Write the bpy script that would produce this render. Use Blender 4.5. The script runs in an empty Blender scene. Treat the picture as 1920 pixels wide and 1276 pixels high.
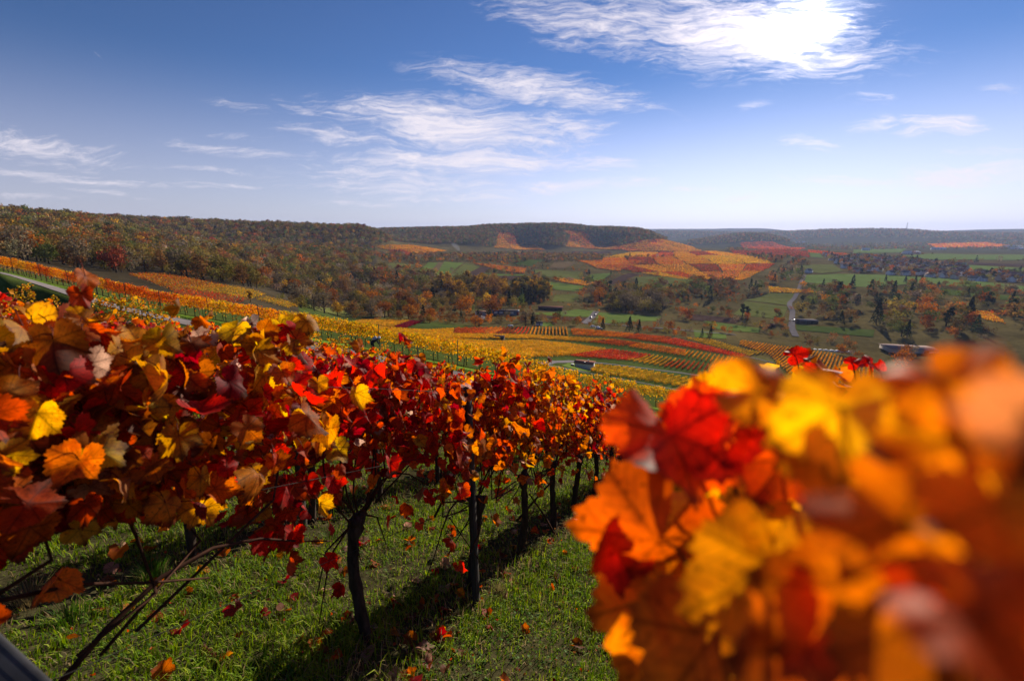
import bpy, bmesh, math, random
import numpy as np
from mathutils import Vector, Matrix
from mathutils.geometry import delaunay_2d_cdt

rnd = random.Random(7)
rng = np.random.default_rng(11)
scene = bpy.context.scene
COL = scene.collection

# ------------------------------------------------------------------ camera
FPX = 1920 * 16 / 36.0
PITCH = math.atan(203 / FPX)
CP, SP = math.cos(PITCH), math.sin(PITCH)
cam_d = bpy.data.cameras.new('camera')
cam = bpy.data.objects.new('camera', cam_d)
COL.objects.link(cam)
cam.location = (0, 0, 0)
cam.rotation_euler = (math.pi / 2 - PITCH, 0, 0)
cam_d.lens = 16
cam_d.sensor_width = 36
cam_d.clip_start = 0.02
cam_d.clip_end = 60000
cam_d.dof.use_dof = True
cam_d.dof.focus_distance = 4.2
cam_d.dof.aperture_fstop = 2.5
scene.camera = cam

# ------------------------------------------------------------------ sky and sun
SUN_EL, SUN_AZ = math.radians(20.0), math.radians(30.3)
SUNV = Vector((math.sin(SUN_AZ) * math.cos(SUN_EL), math.cos(SUN_AZ) * math.cos(SUN_EL), math.sin(SUN_EL)))
sun_d = bpy.data.lights.new('sun', 'SUN')
sun_d.energy = 5.0
sun_d.angle = math.radians(0.53)
sun_d.color = (1.0, 0.87, 0.70)
sun = bpy.data.objects.new('sun', sun_d)
COL.objects.link(sun)
sun.rotation_euler = SUNV.to_track_quat('Z', 'Y').to_euler()

scene.view_settings.view_transform = 'Standard'
scene.view_settings.look = 'None'
scene.view_settings.exposure = 0.62
scene.view_settings.gamma = 1.0
scene.cycles.use_denoising = True
scene.cycles.max_bounces = 8
scene.cycles.diffuse_bounces = 3
scene.cycles.transmission_bounces = 5
scene.cycles.glossy_bounces = 2
scene.cycles.volume_bounces = 0
scene.cycles.caustics_reflective = False
scene.cycles.caustics_refractive = False
scene.cycles.sample_clamp_indirect = 6

CLOUDS = [  # centre px, py, half length, half height, tilt (down to the right), strength
    (1130, 45, 200, 42, .20, .80), (1400, 60, 250, 56, .12, 1.05), (1560, 108, 130, 18, -.08, .70), (1330, 10, 260, 36, .06, .7),
    (1020, 168, 190, 26, .15, .95), (905, 145, 60, 22, .2, .6),
    (860, 232, 240, 36, .10, .95), (1050, 235, 90, 26, .12, .8), (570, 208, 70, 8, .32, .5),
    (900, 300, 290, 15, .03, .95), (700, 322, 170, 20, .08, .55), (780, 352, 230, 22, .05, .5), (800, 375, 90, 8, .0, .5),
    (640, 262, 120, 14, .10, .7), (740, 205, 90, 14, .2, .65), (980, 262, 120, 12, .05, .8), (900, 320, 150, 8, .02, .6), (1140, 300, 70, 6, .02, .7), (700, 385, 120, 6, .02, .4),
    (60, 275, 150, 24, .14, .70), (130, 300, 150, 10, .1, .5), (130, 335, 170, 7, .10, .6), (270, 345, 200, 7, .03, .6), (60, 368, 110, 5, .03, .45),
    (220, 365, 90, 5, .09, .45), (450, 200, 55, 9, .16, .35), (400, 278, 130, 9, .12, .38), (450, 258, 60, 7, .1, .35), (400, 318, 80, 5, .08, .4),
    (1755, 237, 70, 15, .03, .90), (1645, 233, 42, 12, .0, .55), (1820, 328, 150, 18, -.09, .95), (1590, 340, 120, 9, .04, .65),
    (1530, 268, 80, 9, .12, .5), (1840, 284, 120, 9, -.03, .45), (1090, 347, 150, 9, -.02, .75), (1000, 355, 70, 6, .06, .6), (1290, 355, 60, 6, 0, .6),
    (1740, 370, 110, 7, 0, .4), (1400, 370, 50, 8, -.1, .4), (1390, 202, 35, 6, -.2, .35), (1640, 182, 50, 12, .0, .3), (1868, 167, 30, 7, .1, .3),
    (183, 103, 12, 1.3, .95, .35)]

def build_world():
    w = bpy.data.worlds.new('World')
    scene.world = w
    w.use_nodes = True
    nt = w.node_tree
    nt.nodes.clear()
    N, L = nt.nodes, nt.links
    def math_n(op, a, b=None, c=None):
        n = N.new('ShaderNodeMath'); n.operation = op
        for k, v in enumerate((a, b, c)):
            if v is None: continue
            if isinstance(v, (int, float)): n.inputs[k].default_value = v
            else: L.new(v, n.inputs[k])
        return n.outputs[0]
    out = N.new('ShaderNodeOutputWorld')
    bg = N.new('ShaderNodeBackground')
    bg.inputs['Strength'].default_value = 0.05
    L.new(bg.outputs[0], out.inputs[0])
    sky = N.new('ShaderNodeTexSky')
    sky.sky_type = 'NISHITA'
    sky.sun_disc = False
    sky.sun_elevation = SUN_EL
    sky.sun_rotation = SUN_AZ
    sky.altitude = 300
    sky.air_density = 1.0
    sky.dust_density = 0.0
    sky.ozone_density = 4.0
    tint = N.new('ShaderNodeMix'); tint.data_type = 'RGBA'; tint.blend_type = 'MULTIPLY'
    tint.inputs[0].default_value = 1.0
    gs = N.new('ShaderNodeVectorMath'); gs.operation = 'SCALE'; gs.inputs['Scale'].default_value = 1 / 9.0
    L.new(sky.outputs[0], gs.inputs[0])
    gm = N.new('ShaderNodeGamma'); gm.inputs['Gamma'].default_value = 1.22; L.new(gs.outputs[0], gm.inputs['Color'])
    g2 = N.new('ShaderNodeVectorMath'); g2.operation = 'SCALE'; g2.inputs['Scale'].default_value = 9.6
    L.new(gm.outputs[0], g2.inputs[0]); L.new(g2.outputs[0], tint.inputs[6])
    tint.inputs[7].default_value = (1.0, 1.02, 1.22, 1)
    tc = N.new('ShaderNodeTexCoord')
    sep = N.new('ShaderNodeSeparateXYZ')
    L.new(tc.outputs['Generated'], sep.inputs[0])
    ypos = math_n('MAXIMUM', sep.outputs[1], 0.02)
    u = math_n('DIVIDE', sep.outputs[0], ypos)
    v = math_n('DIVIDE', sep.outputs[2], ypos)
    cmb = N.new('ShaderNodeCombineXYZ')
    L.new(u, cmb.inputs[0]); L.new(v, cmb.inputs[1])
    # warped coordinates so that the cloud edges are ragged
    wn = N.new('ShaderNodeTexNoise'); wn.noise_dimensions = '2D'
    wn.inputs['Scale'].default_value = 5.0; wn.inputs['Detail'].default_value = 7
    mp0 = N.new('ShaderNodeMapping'); mp0.inputs['Scale'].default_value = (1.0, 2.6, 1); mp0.inputs['Rotation'].default_value = (0, 0, -.2)
    L.new(cmb.outputs[0], mp0.inputs[0]); L.new(mp0.outputs[0], wn.inputs['Vector'])
    vs = N.new('ShaderNodeVectorMath'); vs.operation = 'SUBTRACT'
    L.new(wn.outputs['Color'], vs.inputs[0]); vs.inputs[1].default_value = (.5, .5, .5)
    vm = N.new('ShaderNodeVectorMath'); vm.operation = 'MULTIPLY'
    L.new(vs.outputs[0], vm.inputs[0]); vm.inputs[1].default_value = (.16, .05, 0)
    va = N.new('ShaderNodeVectorMath'); va.operation = 'ADD'
    L.new(cmb.outputs[0], va.inputs[0]); L.new(vm.outputs[0], va.inputs[1])
    vm2 = N.new('ShaderNodeVectorMath'); vm2.operation = 'MULTIPLY'
    L.new(vs.outputs[0], vm2.inputs[0]); vm2.inputs[1].default_value = (.12, .016, 0)
    va2 = N.new('ShaderNodeVectorMath'); va2.operation = 'ADD'
    L.new(cmb.outputs[0], va2.inputs[0]); L.new(vm2.outputs[0], va2.inputs[1])
    total = None
    for (px, py, hl, hh, tilt, st) in CLOUDS:
        X, Y = px - 960, 638 - py
        fw, up = FPX * CP + Y * SP, Y * CP - FPX * SP
        k = 1.0 / fw
        mp = N.new('ShaderNodeMapping'); mp.vector_type = 'TEXTURE'
        mp.inputs['Location'].default_value = (X * k, up * k, 0)
        mp.inputs['Rotation'].default_value = (0, 0, -math.atan(tilt))
        mp.inputs['Scale'].default_value = (hl * k * 1.6, hh * k * 2.0, 1)
        L.new(cmb.outputs[0] if hl < 20 else (va.outputs[0] if hh > 12 else va2.outputs[0]), mp.inputs[0])
        ln = N.new('ShaderNodeVectorMath'); ln.operation = 'LENGTH'
        L.new(mp.outputs[0], ln.inputs[0])
        mr = N.new('ShaderNodeMapRange'); mr.interpolation_type = 'SMOOTHSTEP'
        mr.inputs['From Min'].default_value = 1.05; mr.inputs['From Max'].default_value = 0.0
        mr.inputs['To Min'].default_value = 0; mr.inputs['To Max'].default_value = st
        L.new(ln.outputs['Value'], mr.inputs[0])
        total = mr.outputs[0] if total is None else math_n('MAXIMUM', total, mr.outputs[0])
    # streaky cirrus fibres
    def fibres(scale, stretch, rot, detail, rough):
        m = N.new('ShaderNodeMapping'); m.inputs['Scale'].default_value = (1, stretch, 1); m.inputs['Rotation'].default_value = (0, 0, rot)
        L.new(va.outputs[0], m.inputs[0])
        n = N.new('ShaderNodeTexNoise'); n.noise_dimensions = '2D'
        n.inputs['Scale'].default_value = scale; n.inputs['Detail'].default_value = detail
        n.inputs['Roughness'].default_value = rough; n.inputs['Distortion'].default_value = .25
        L.new(m.outputs[0], n.inputs['Vector'])
        return n.outputs[0]
    f1 = fibres(6.5, 8, .15, 12, .70)
    f2 = fibres(20, 6, .62, 9, .66)
    f3 = fibres(3.2, 2.2, -.1, 6, .58)
    ff = math_n('ADD', math_n('ADD', math_n('MULTIPLY', f1, .42), math_n('MULTIPLY', f2, .38)), math_n('MULTIPLY', f3, .20))
    fm = N.new('ShaderNodeMapRange'); fm.inputs['From Min'].default_value = .36; fm.inputs['From Max'].default_value = .63
    L.new(ff, fm.inputs[0])
    d1 = math_n('ADD', math_n('MULTIPLY', total, 1.30), math_n('MULTIPLY', math_n('SUBTRACT', fm.outputs[0], 1.0), 1.05))
    dm = N.new('ShaderNodeMapRange'); dm.interpolation_type = 'SMOOTHSTEP'
    dm.inputs['From Min'].default_value = -.35; dm.inputs['From Max'].default_value = 1.12
    dm.inputs['To Max'].default_value = .95
    L.new(d1, dm.inputs[0])
    dm = type('o', (), {'outputs': [math_n('MULTIPLY', dm.outputs[0], math_n('MINIMUM', math_n('MULTIPLY', total, 4.0), 1.0))]})
    dens = math_n('MULTIPLY', dm.outputs[0], math_n('GREATER_THAN', sep.outputs[1], 0.05))
    # cirrus scatters sunlight forward, so it is far brighter near the sun
    dt = N.new('ShaderNodeVectorMath'); dt.operation = 'DOT_PRODUCT'
    L.new(tc.outputs['Generated'], dt.inputs[0]); dt.inputs[1].default_value = SUNV
    gl = math_n('POWER', math_n('MAXIMUM', dt.outputs['Value'], 0.0), 70.0)
    gl2 = math_n('POWER', math_n('MAXIMUM', dt.outputs['Value'], 0.0), 900.0)
    br = math_n('ADD', math_n('ADD', 12.8, math_n('MULTIPLY', gl, 7.0)), math_n('MULTIPLY', gl2, 70.0))
    cc = N.new('ShaderNodeVectorMath'); cc.operation = 'SCALE'
    cc.inputs[0].default_value = (1.0, .92, .98); L.new(br, cc.inputs['Scale'])
    # the haze band low in the sky
    hz = N.new('ShaderNodeMapRange'); hz.interpolation_type = 'SMOOTHSTEP'
    hz.inputs['From Min'].default_value = .30; hz.inputs['From Max'].default_value = .0
    hz.inputs['To Max'].default_value = .55
    L.new(sep.outputs[2], hz.inputs[0])
    mh = N.new('ShaderNodeMix'); mh.data_type = 'RGBA'
    hc = N.new('ShaderNodeVectorMath'); hc.operation = 'SCALE'; hc.inputs[0].default_value = (1.0, .90, 1.10)
    L.new(math_n('ADD', 9.3, math_n('MULTIPLY', math_n('POWER', math_n('MAXIMUM', dt.outputs['Value'], 0.0), 5.0), 11.5)), hc.inputs['Scale'])
    L.new(hz.outputs[0], mh.inputs[0]); L.new(tint.outputs[2], mh.inputs[6]); L.new(hc.outputs[0], mh.inputs[7])
    # aureole round the sun
    au = N.new('ShaderNodeVectorMath'); au.operation = 'SCALE'
    au.inputs[0].default_value = (1.0, .95, .9)
    L.new(math_n('ADD', math_n('MULTIPLY', math_n('POWER', math_n('MAXIMUM', dt.outputs['Value'], 0.0), 60.0), .6), math_n('MULTIPLY', gl2, 6.0)), au.inputs['Scale'])
    ad = N.new('ShaderNodeMix'); ad.data_type = 'RGBA'; ad.blend_type = 'ADD'; ad.inputs[0].default_value = 1
    L.new(mh.outputs[2], ad.inputs[6]); L.new(au.outputs[0], ad.inputs[7])
    mx = N.new('ShaderNodeMix'); mx.data_type = 'RGBA'
    L.new(dens, mx.inputs[0]); L.new(ad.outputs[2], mx.inputs[6]); L.new(cc.outputs[0], mx.inputs[7])
    L.new(mx.outputs[2], bg.inputs['Color'])
build_world()

# ------------------------------------------------------------------ picture <-> place
def ray(px, py):
    X, Y = px - 960.0, 638.0 - py
    fw, up = FPX * CP + Y * SP, Y * CP - FPX * SP
    h = math.hypot(X, fw)
    return X / h, fw / h, up / h            # unit horizontal direction, slope per metre

def point(px, py, r):
    sx, sy, t = ray(px, py)
    return Vector((sx * r, sy * r, t * r))

def project(x, y, z):
    dep = y * CP - z * SP
    up = z * CP + y * SP
    dep = np.where(np.abs(dep) < 1e-6, 1e-6, dep)
    return 960 + FPX * x / dep, 638 - FPX * up / dep, dep

# near ground: the vineyard slope the camera stands on
EYE, GX, GY = 1.9, .155, .305
def plane(x, y):
    s = .423 * x + .906 * y          # the slope steepens further down
    return -EYE - GX * x - GY * y - .08 * np.log1p(np.exp(np.clip(s - 6.5, -30, 60)))

KEYS = [
    [(-400, 468, 150), (0, 505, 86), (300, 583, 54), (640, 645, 37), (900, 695, 34), (1100, 738, 35), (1300, 778, 39), (1500, 812, 44), (1920, 860, 55), (2300, 885, 70)],
    [(-400, 455, 300), (0, 484, 220), (300, 556, 170), (640, 618, 130), (900, 655, 128), (1100, 697, 158), (1300, 737, 152), (1500, 770, 155), (1920, 820, 165), (2300, 838, 190)],
    [(-400, 448, 480), (0, 470, 400), (240, 513, 300), (450, 541, 290), (640, 602, 280), (900, 616, 310), (1100, 622, 345), (1300, 644, 360), (1400, 662, 360), (1600, 688, 370), (1920, 715, 390), (2300, 735, 400)],
    [(-400, 440, 640), (0, 450, 560), (300, 492, 500), (640, 562, 490), (900, 574, 510), (1100, 578, 540), (1300, 588, 560), (1500, 596, 580), (1920, 612, 590), (2300, 622, 600)],
    [(-400, 420, 820), (0, 428, 780), (200, 440, 760), (330, 464, 740), (640, 508, 780), (900, 522, 850), (1100, 522, 900), (1300, 524, 920), (1500, 530, 920), (1700, 540, 920), (1920, 550, 920), (2300, 555, 920)],
    [(-400, 407, 1000), (0, 404, 1000), (150, 414, 1020), (240, 433, 1040), (330, 455, 1060), (430, 470, 1060), (640, 474, 1150), (700, 482, 1200), (900, 482, 1330), (1100, 482, 1420), (1300, 484, 1420), (1500, 497, 1370), (1700, 507, 1330), (1920, 518, 1330), (2300, 523, 1330)],
    [(-400, 405, 1250), (0, 405, 1250), (200, 420, 1250), (330, 448, 1230), (430, 460, 1230), (640, 464, 1320), (700, 474, 1400), (900, 478, 1600), (1100, 478, 1650), (1300, 480, 1600), (1500, 488, 1560), (1700, 497, 1530), (1920, 506, 1530), (2300, 510, 1530)],
    [(-400, 406, 1500), (0, 408, 1500), (240, 414, 1500), (440, 422, 1550), (640, 427, 1600), (690, 428, 1620), (715, 440, 1650), (740, 455, 1680), (780, 464, 1720), (850, 470, 1800), (950, 474, 1900), (1100, 474, 1950), (1300, 476, 1900), (1500, 481, 1850), (1700, 488, 1850), (1920, 495, 1850), (2300, 498, 1850)],
    [(-400, 410, 1900), (0, 412, 1900), (240, 418, 1900), (440, 428, 1950), (690, 440, 1980), (740, 452, 2050), (800, 454, 2100), (860, 448, 2150), (905, 442, 2200), (940, 452, 2250), (985, 464, 2300), (1020, 453, 2250), (1045, 446, 2220), (1090, 460, 2280), (1130, 467, 2300), (1165, 458, 2250), (1205, 451, 2220), (1240, 460, 2200), (1300, 471, 2150), (1340, 472, 2150), (1500, 473, 2150), (1700, 480, 2150), (1920, 486, 2150), (2300, 488, 2150)],
    [(-400, 420, 2600), (0, 425, 2600), (300, 430, 2600), (600, 434, 2600), (720, 431, 2600), (800, 429, 2600), (860, 428, 2600), (930, 423, 2650), (1000, 421, 2650), (1080, 422, 2650), (1112, 428, 2650), (1140, 427, 2650), (1190, 429, 2650), (1215, 434, 2600), (1245, 447, 2550), (1300, 464, 2500), (1340, 468, 2500), (1400, 468, 2500), (1520, 469, 2500), (1700, 475, 2500), (1920, 480, 2500), (2300, 482, 2500)],
    [(-400, 430, 3400), (300, 440, 3400), (720, 445, 3400), (1080, 446, 3400), (1240, 456, 3400), (1300, 466, 3300), (1500, 465, 3400), (1700, 467, 3400), (1920, 471, 3400), (2300, 472, 3400)],
    [(-400, 436, 4300), (720, 444, 4300), (1200, 452, 4300), (1290, 452, 4300), (1330, 446, 4300), (1370, 440, 4300), (1400, 438, 4300), (1440, 439, 4300), (1465, 445, 4300), (1500, 458, 4300), (1540, 461, 4300), (1700, 461, 4300), (1920, 463, 4300), (2300, 464, 4300)],
    [(-400, 440, 5200), (720, 445, 5200), (1300, 452, 5200), (1500, 452, 5200), (1700, 452, 5200), (1920, 455, 5200), (2300, 456, 5200)],
    [(-400, 436, 7000), (600, 430, 7000), (740, 427, 7000), (850, 427, 7000), (1000, 430, 7000), (1250, 434, 7000), (1400, 437, 7000), (1470, 435, 7000), (1560, 431, 7000), (1640, 430, 7000), (1700, 431, 7000), (1760, 436, 7000), (1850, 439, 7000), (1920, 440, 7000), (2300, 440, 7000)],
    [(-400, 437, 8500), (2300, 437, 8500)],
    [(-400, 433, 11000), (700, 427, 11000), (800, 424, 11000), (950, 430, 11000), (1230, 429, 11000), (1330, 429, 11000), (1370, 428, 11000), (1440, 428, 11000), (1480, 433, 11000), (1600, 434, 11000), (1750, 433, 11000), (1850, 430, 11000), (1920, 429, 11000), (2300, 429, 11000)],
    [(-400, 445, 14000), (2300, 445, 14000)],
]
AZN = np.radians(np.concatenate([np.arange(-180, -66, 4.0), np.arange(-66, 66, 0.3), np.arange(66, 180.1, 4.0)]))
LRN = np.concatenate([np.log(np.geomspace(.3, 12, 60)), np.log(np.geomspace(12.3, 14000, 400))])

def pchip(x, y, q):
    h = np.diff(x); d = np.diff(y) / h
    m = np.zeros_like(y)
    for i in range(1, len(x) - 1):
        if d[i - 1] * d[i] > 0:
            w1, w2 = 2 * h[i] + h[i - 1], h[i] + 2 * h[i - 1]
            m[i] = (w1 + w2) / (w1 / d[i - 1] + w2 / d[i])
    m[0], m[-1] = d[0], d[-1]
    k = np.clip(np.searchsorted(x, q) - 1, 0, len(x) - 2)
    t = (q - x[k]) / h[k]
    t2, t3 = t * t, t * t * t
    return (2 * t3 - 3 * t2 + 1) * y[k] + (t3 - 2 * t2 + t) * h[k] * m[k] + (-2 * t3 + 3 * t2) * y[k + 1] + (t3 - t2) * h[k] * m[k + 1]

def build_table():
    T = np.zeros((len(AZN), len(LRN)))
    kk = []
    for key in KEYS:
        a, lr, t = [], [], []
        for (px, py, r) in key:
            sx, sy, tt = ray(px, py)
            a.append(math.atan2(sx, sy)); lr.append(math.log(r)); t.append(tt)
        kk.append((np.array(a), np.array(lr), np.array(t)))
    R = np.exp(LRN)
    fine = LRN > math.log(12)
    for i, az in enumerate(AZN):
        s, c = math.sin(az), math.cos(az)
        zp = plane(R * s, R * c)
        azc = min(max(az, math.radians(-60)), math.radians(60))
        def edge(q):
            r = math.exp(np.interp(q, kk[0][0], kk[0][1])); return np.array([r * math.sin(q), r * math.cos(q)])
        r1 = math.exp(np.interp(azc, kk[0][0], kk[0][1])); t1 = np.interp(azc, kk[0][0], kk[0][2])
        tg = edge(azc + .03) - edge(azc - .03); tg /= np.linalg.norm(tg)
        sn = max(.28, abs(tg[0] * math.cos(azc) - tg[1] * math.sin(azc)))
        rp = max(14.5, r1 - 5.4 / sn); tp = (t1 * r1 + .45) / rp      # the path, a little above the foot of the roadside row
        xs, ys = [], []
        for r in (12, .55 * rp, .80 * rp):      # the vines stay below the level of the path
            if r < 12 or (r > 12 and r < 12.8): continue
            z = plane(r * s, r * c)
            if r > 12: z = min(z, (tp - .016) * r - 1.9)
            xs.append(math.log(r)); ys.append(z / r)
        xs.append(math.log(rp)); ys.append(tp)
        for (a, lr, t) in kk:
            def smooth(vals):
                return np.mean([np.interp(azc + o, a, vals) for o in np.radians((-.8, -.4, 0, .4, .8))])
            xs.append(smooth(lr)); ys.append(smooth(t))
        T[i] = zp
        q = np.minimum(LRN[fine], xs[-1])
        T[i, fine] = pchip(np.array(xs), np.array(ys), q) * R[fine]
    return T
TAB = build_table()
# gentle natural unevenness of the ground
_r = np.exp(LRN)[None, :]
_x, _y = _r * np.sin(AZN)[:, None], _r * np.cos(AZN)[:, None]
TAB += np.clip((_r - 60) / 200, 0, 1) * (1.2 * np.sin(_x / 47 + 1) * np.sin(_y / 61) + .8 * np.sin(_x / 23 + _y / 31))
TAB += np.clip(1 - _r / 40, 0, 1) * .025 * (np.sin(_x * 2.1 + 1) * np.sin(_y * 1.7) + np.sin(_x * 4.3 + _y * 3.1) * .5)

def H(x, y):
    x, y = np.asarray(x, float), np.asarray(y, float)
    az = np.arctan2(x, y)
    lr = np.log(np.maximum(np.hypot(x, y), .31))
    i = np.clip(np.searchsorted(AZN, az) - 1, 0, len(AZN) - 2)
    j = np.clip(np.searchsorted(LRN, lr) - 1, 0, len(LRN) - 2)
    a = np.clip((az - AZN[i]) / (AZN[i + 1] - AZN[i]), 0, 1)
    b = np.clip((lr - LRN[j]) / (LRN[j + 1] - LRN[j]), 0, 1)
    return TAB[i, j] * (1 - a) * (1 - b) + TAB[i + 1, j] * a * (1 - b) + TAB[i, j + 1] * (1 - a) * b + TAB[i + 1, j + 1] * a * b

_RM = np.exp(np.linspace(math.log(3), math.log(13500), 2600))
def hit(px, py, lift=0.0, rmin=3.0):
    """where the line of sight through a point of the photograph meets the ground (raised by lift)"""
    sx, sy, t = ray(px, py)
    R = _RM[_RM >= rmin]
    f = H(sx * R, sy * R) + lift - t * R
    k = np.argmax(f >= 0)
    if f[k] < 0: k = len(R) - 1
    if k > 0:
        q = f[k - 1] / (f[k - 1] - f[k] + 1e-12)
        r = R[k - 1] + (R[k] - R[k - 1]) * min(max(q, 0), 1)
    else: r = R[k]
    return sx * r, sy * r, r

def in_poly(px, py, poly):
    px, py = np.asarray(px, float), np.asarray(py, float)
    ins = np.zeros(px.shape, bool)
    n = len(poly)
    for i in range(n):
        x1, y1 = poly[i]; x2, y2 = poly[(i + 1) % n]
        c = ((y1 > py) != (y2 > py))
        with np.errstate(divide='ignore', invalid='ignore'):
            xx = (x2 - x1) * (py - y1) / (y2 - y1 + 1e-12) + x1
        ins ^= c & (px < xx)
    return ins

# horizon table: what the ground itself hides from here
_tan = TAB / np.exp(LRN)[None, :]
CUM = np.maximum.accumulate(np.where(LRN[None, :] < math.log(60), -9, _tan), axis=1)
def seen(x, y, top):
    az = np.arctan2(x, y); r = np.hypot(x, y)
    i = np.clip(np.searchsorted(AZN, az), 0, len(AZN) - 1)
    j = np.clip(np.searchsorted(LRN, np.log(r)) - 2, 0, len(LRN) - 1)
    return (H(x, y) + top) / r > CUM[i, j] - .002

# ------------------------------------------------------------------ mesh helpers
def make_mesh(name, V, counts, idx, mats, col=None, luv=None, midx=None, smooth=False):
    me = bpy.data.meshes.new(name)
    V = np.ascontiguousarray(V, np.float32)
    counts = np.asarray(counts, np.int32); idx = np.asarray(idx, np.int32)
    me.vertices.add(len(V)); me.vertices.foreach_set('co', V.ravel())
    me.loops.add(len(idx)); me.loops.foreach_set('vertex_index', idx)
    me.polygons.add(len(counts))
    st = np.zeros(len(counts), np.int32); st[1:] = np.cumsum(counts)[:-1]
    me.polygons.foreach_set('loop_start', st)
    if midx is not None: me.polygons.foreach_set('material_index', np.asarray(midx, np.int32))
    if smooth: me.polygons.foreach_set('use_smooth', np.ones(len(counts), bool))
    if col is not None:
        ca = me.color_attributes.new('Col', 'FLOAT_COLOR', 'POINT')
        c4 = np.ones((len(V), 4), np.float32); c4[:, :3] = col
        ca.data.foreach_set('color', c4.ravel())
    if luv is not None:
        at = me.attributes.new('luv', 'FLOAT_VECTOR', 'POINT')
        l3 = np.zeros((len(V), 3), np.float32); l3[:, :2] = luv
        at.data.foreach_set('vector', l3.ravel())
    for m in mats: me.materials.append(m)
    me.update(calc_edges=True)
    me.validate()
    return me

class MB:
    """collects tubes, boxes and sheets that become ONE mesh"""
    def __init__(s): s.V, s.C, s.I, s.M, s.K = [], [], [], [], []; s.n = 0
    def add(s, V, faces, mat=0, col=(1, 1, 1)):
        V = np.asarray(V, float).reshape(-1, 3)
        s.V.append(V); s.K.append(np.tile(np.asarray(col, float), (len(V), 1)) if np.ndim(col) == 1 else np.asarray(col))
        for f in faces:
            s.C.append(len(f)); s.I.extend([i + s.n for i in f]); s.M.append(mat)
        s.n += len(V)
    def tube(s, pts, rad, n=6, mat=0, col=(1, 1, 1), wob=0.0, cap=True):
        pts = np.asarray(pts, float); m = len(pts)
        rad = np.full(m, rad) if np.ndim(rad) == 0 else np.asarray(rad, float)
        V = []
        tang = np.gradient(pts, axis=0)
        tang /= np.linalg.norm(tang, axis=1)[:, None] + 1e-9
        ref = np.array([1.0, 0, 0]) if abs(tang[0][2]) > .8 else np.array([0, 0, 1.0])
        for k in range(m):
            a = np.cross(tang[k], ref); a /= np.linalg.norm(a) + 1e-9
            b = np.cross(tang[k], a)
            for q in range(n):
                an = 2 * math.pi * q / n
                rr = rad[k] * (1 + wob * (rnd.random() - .5) * 2)
                V.append(pts[k] + rr * (math.cos(an) * a + math.sin(an) * b))
        F = [(k * n + q, k * n + (q + 1) % n, (k + 1) * n + (q + 1) % n, (k + 1) * n + q) for k in range(m - 1) for q in range(n)]
        if cap: F += [tuple(range(n))[::-1], tuple((m - 1) * n + q for q in range(n))]
        s.add(V, F, mat, col)
    def box(s, c, size, rz=0.0, mat=0, col=(1, 1, 1), tilt=None):
        hx, hy, hz = [q / 2 for q in size]
        V = np.array([(x, y, z) for z in (-hz, hz) for (x, y) in ((-hx, -hy), (hx, -hy), (hx, hy), (-hx, hy))])
        if tilt is not None: V = V @ np.array(tilt).T
        cz, sz = math.cos(rz), math.sin(rz)
        V = V @ np.array([[cz, sz, 0], [-sz, cz, 0], [0, 0, 1]]) + np.asarray(c)
        s.add(V, [(3, 2, 1, 0), (4, 5, 6, 7), (0, 1, 5, 4), (1, 2, 6, 5), (2, 3, 7, 6), (3, 0, 4, 7)], mat, col)
    def mesh(s, name, mats, smooth=False):
        return make_mesh(name, np.vstack(s.V), s.C, s.I, mats, np.vstack(s.K), None, s.M, smooth)

def tag(o, label=None, cat=None, group=None, kind=None):
    if label: o['label'] = label
    if cat: o['category'] = cat
    if group: o['group'] = group
    if kind: o['kind'] = kind
    return o
def put(name, me, parent=None, loc=(0, 0, 0), rz=0.0):
    o = bpy.data.objects.new(name, me); COL.objects.link(o)
    o.location = loc; o.rotation_euler = (0, 0, rz)
    if parent: o.parent = parent
    return o
def thing(name, loc, label, cat, group=None, rz=0.0):
    return tag(put(name, None, None, loc, rz), label, cat, group)
def copy_tree(o, parent=None):
    c = o.copy(); COL.objects.link(c)
    if parent is not None: c.parent = parent
    for ch in list(o.children): copy_tree(ch, c)
    return c

# ------------------------------------------------------------------ materials
def new_mat(name):
    m = bpy.data.materials.new(name); m.use_nodes = True
    nt = m.node_tree; nt.nodes.clear()
    out = nt.nodes.new('ShaderNodeOutputMaterial')
    return m, nt, nt.nodes, nt.links, out

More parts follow.
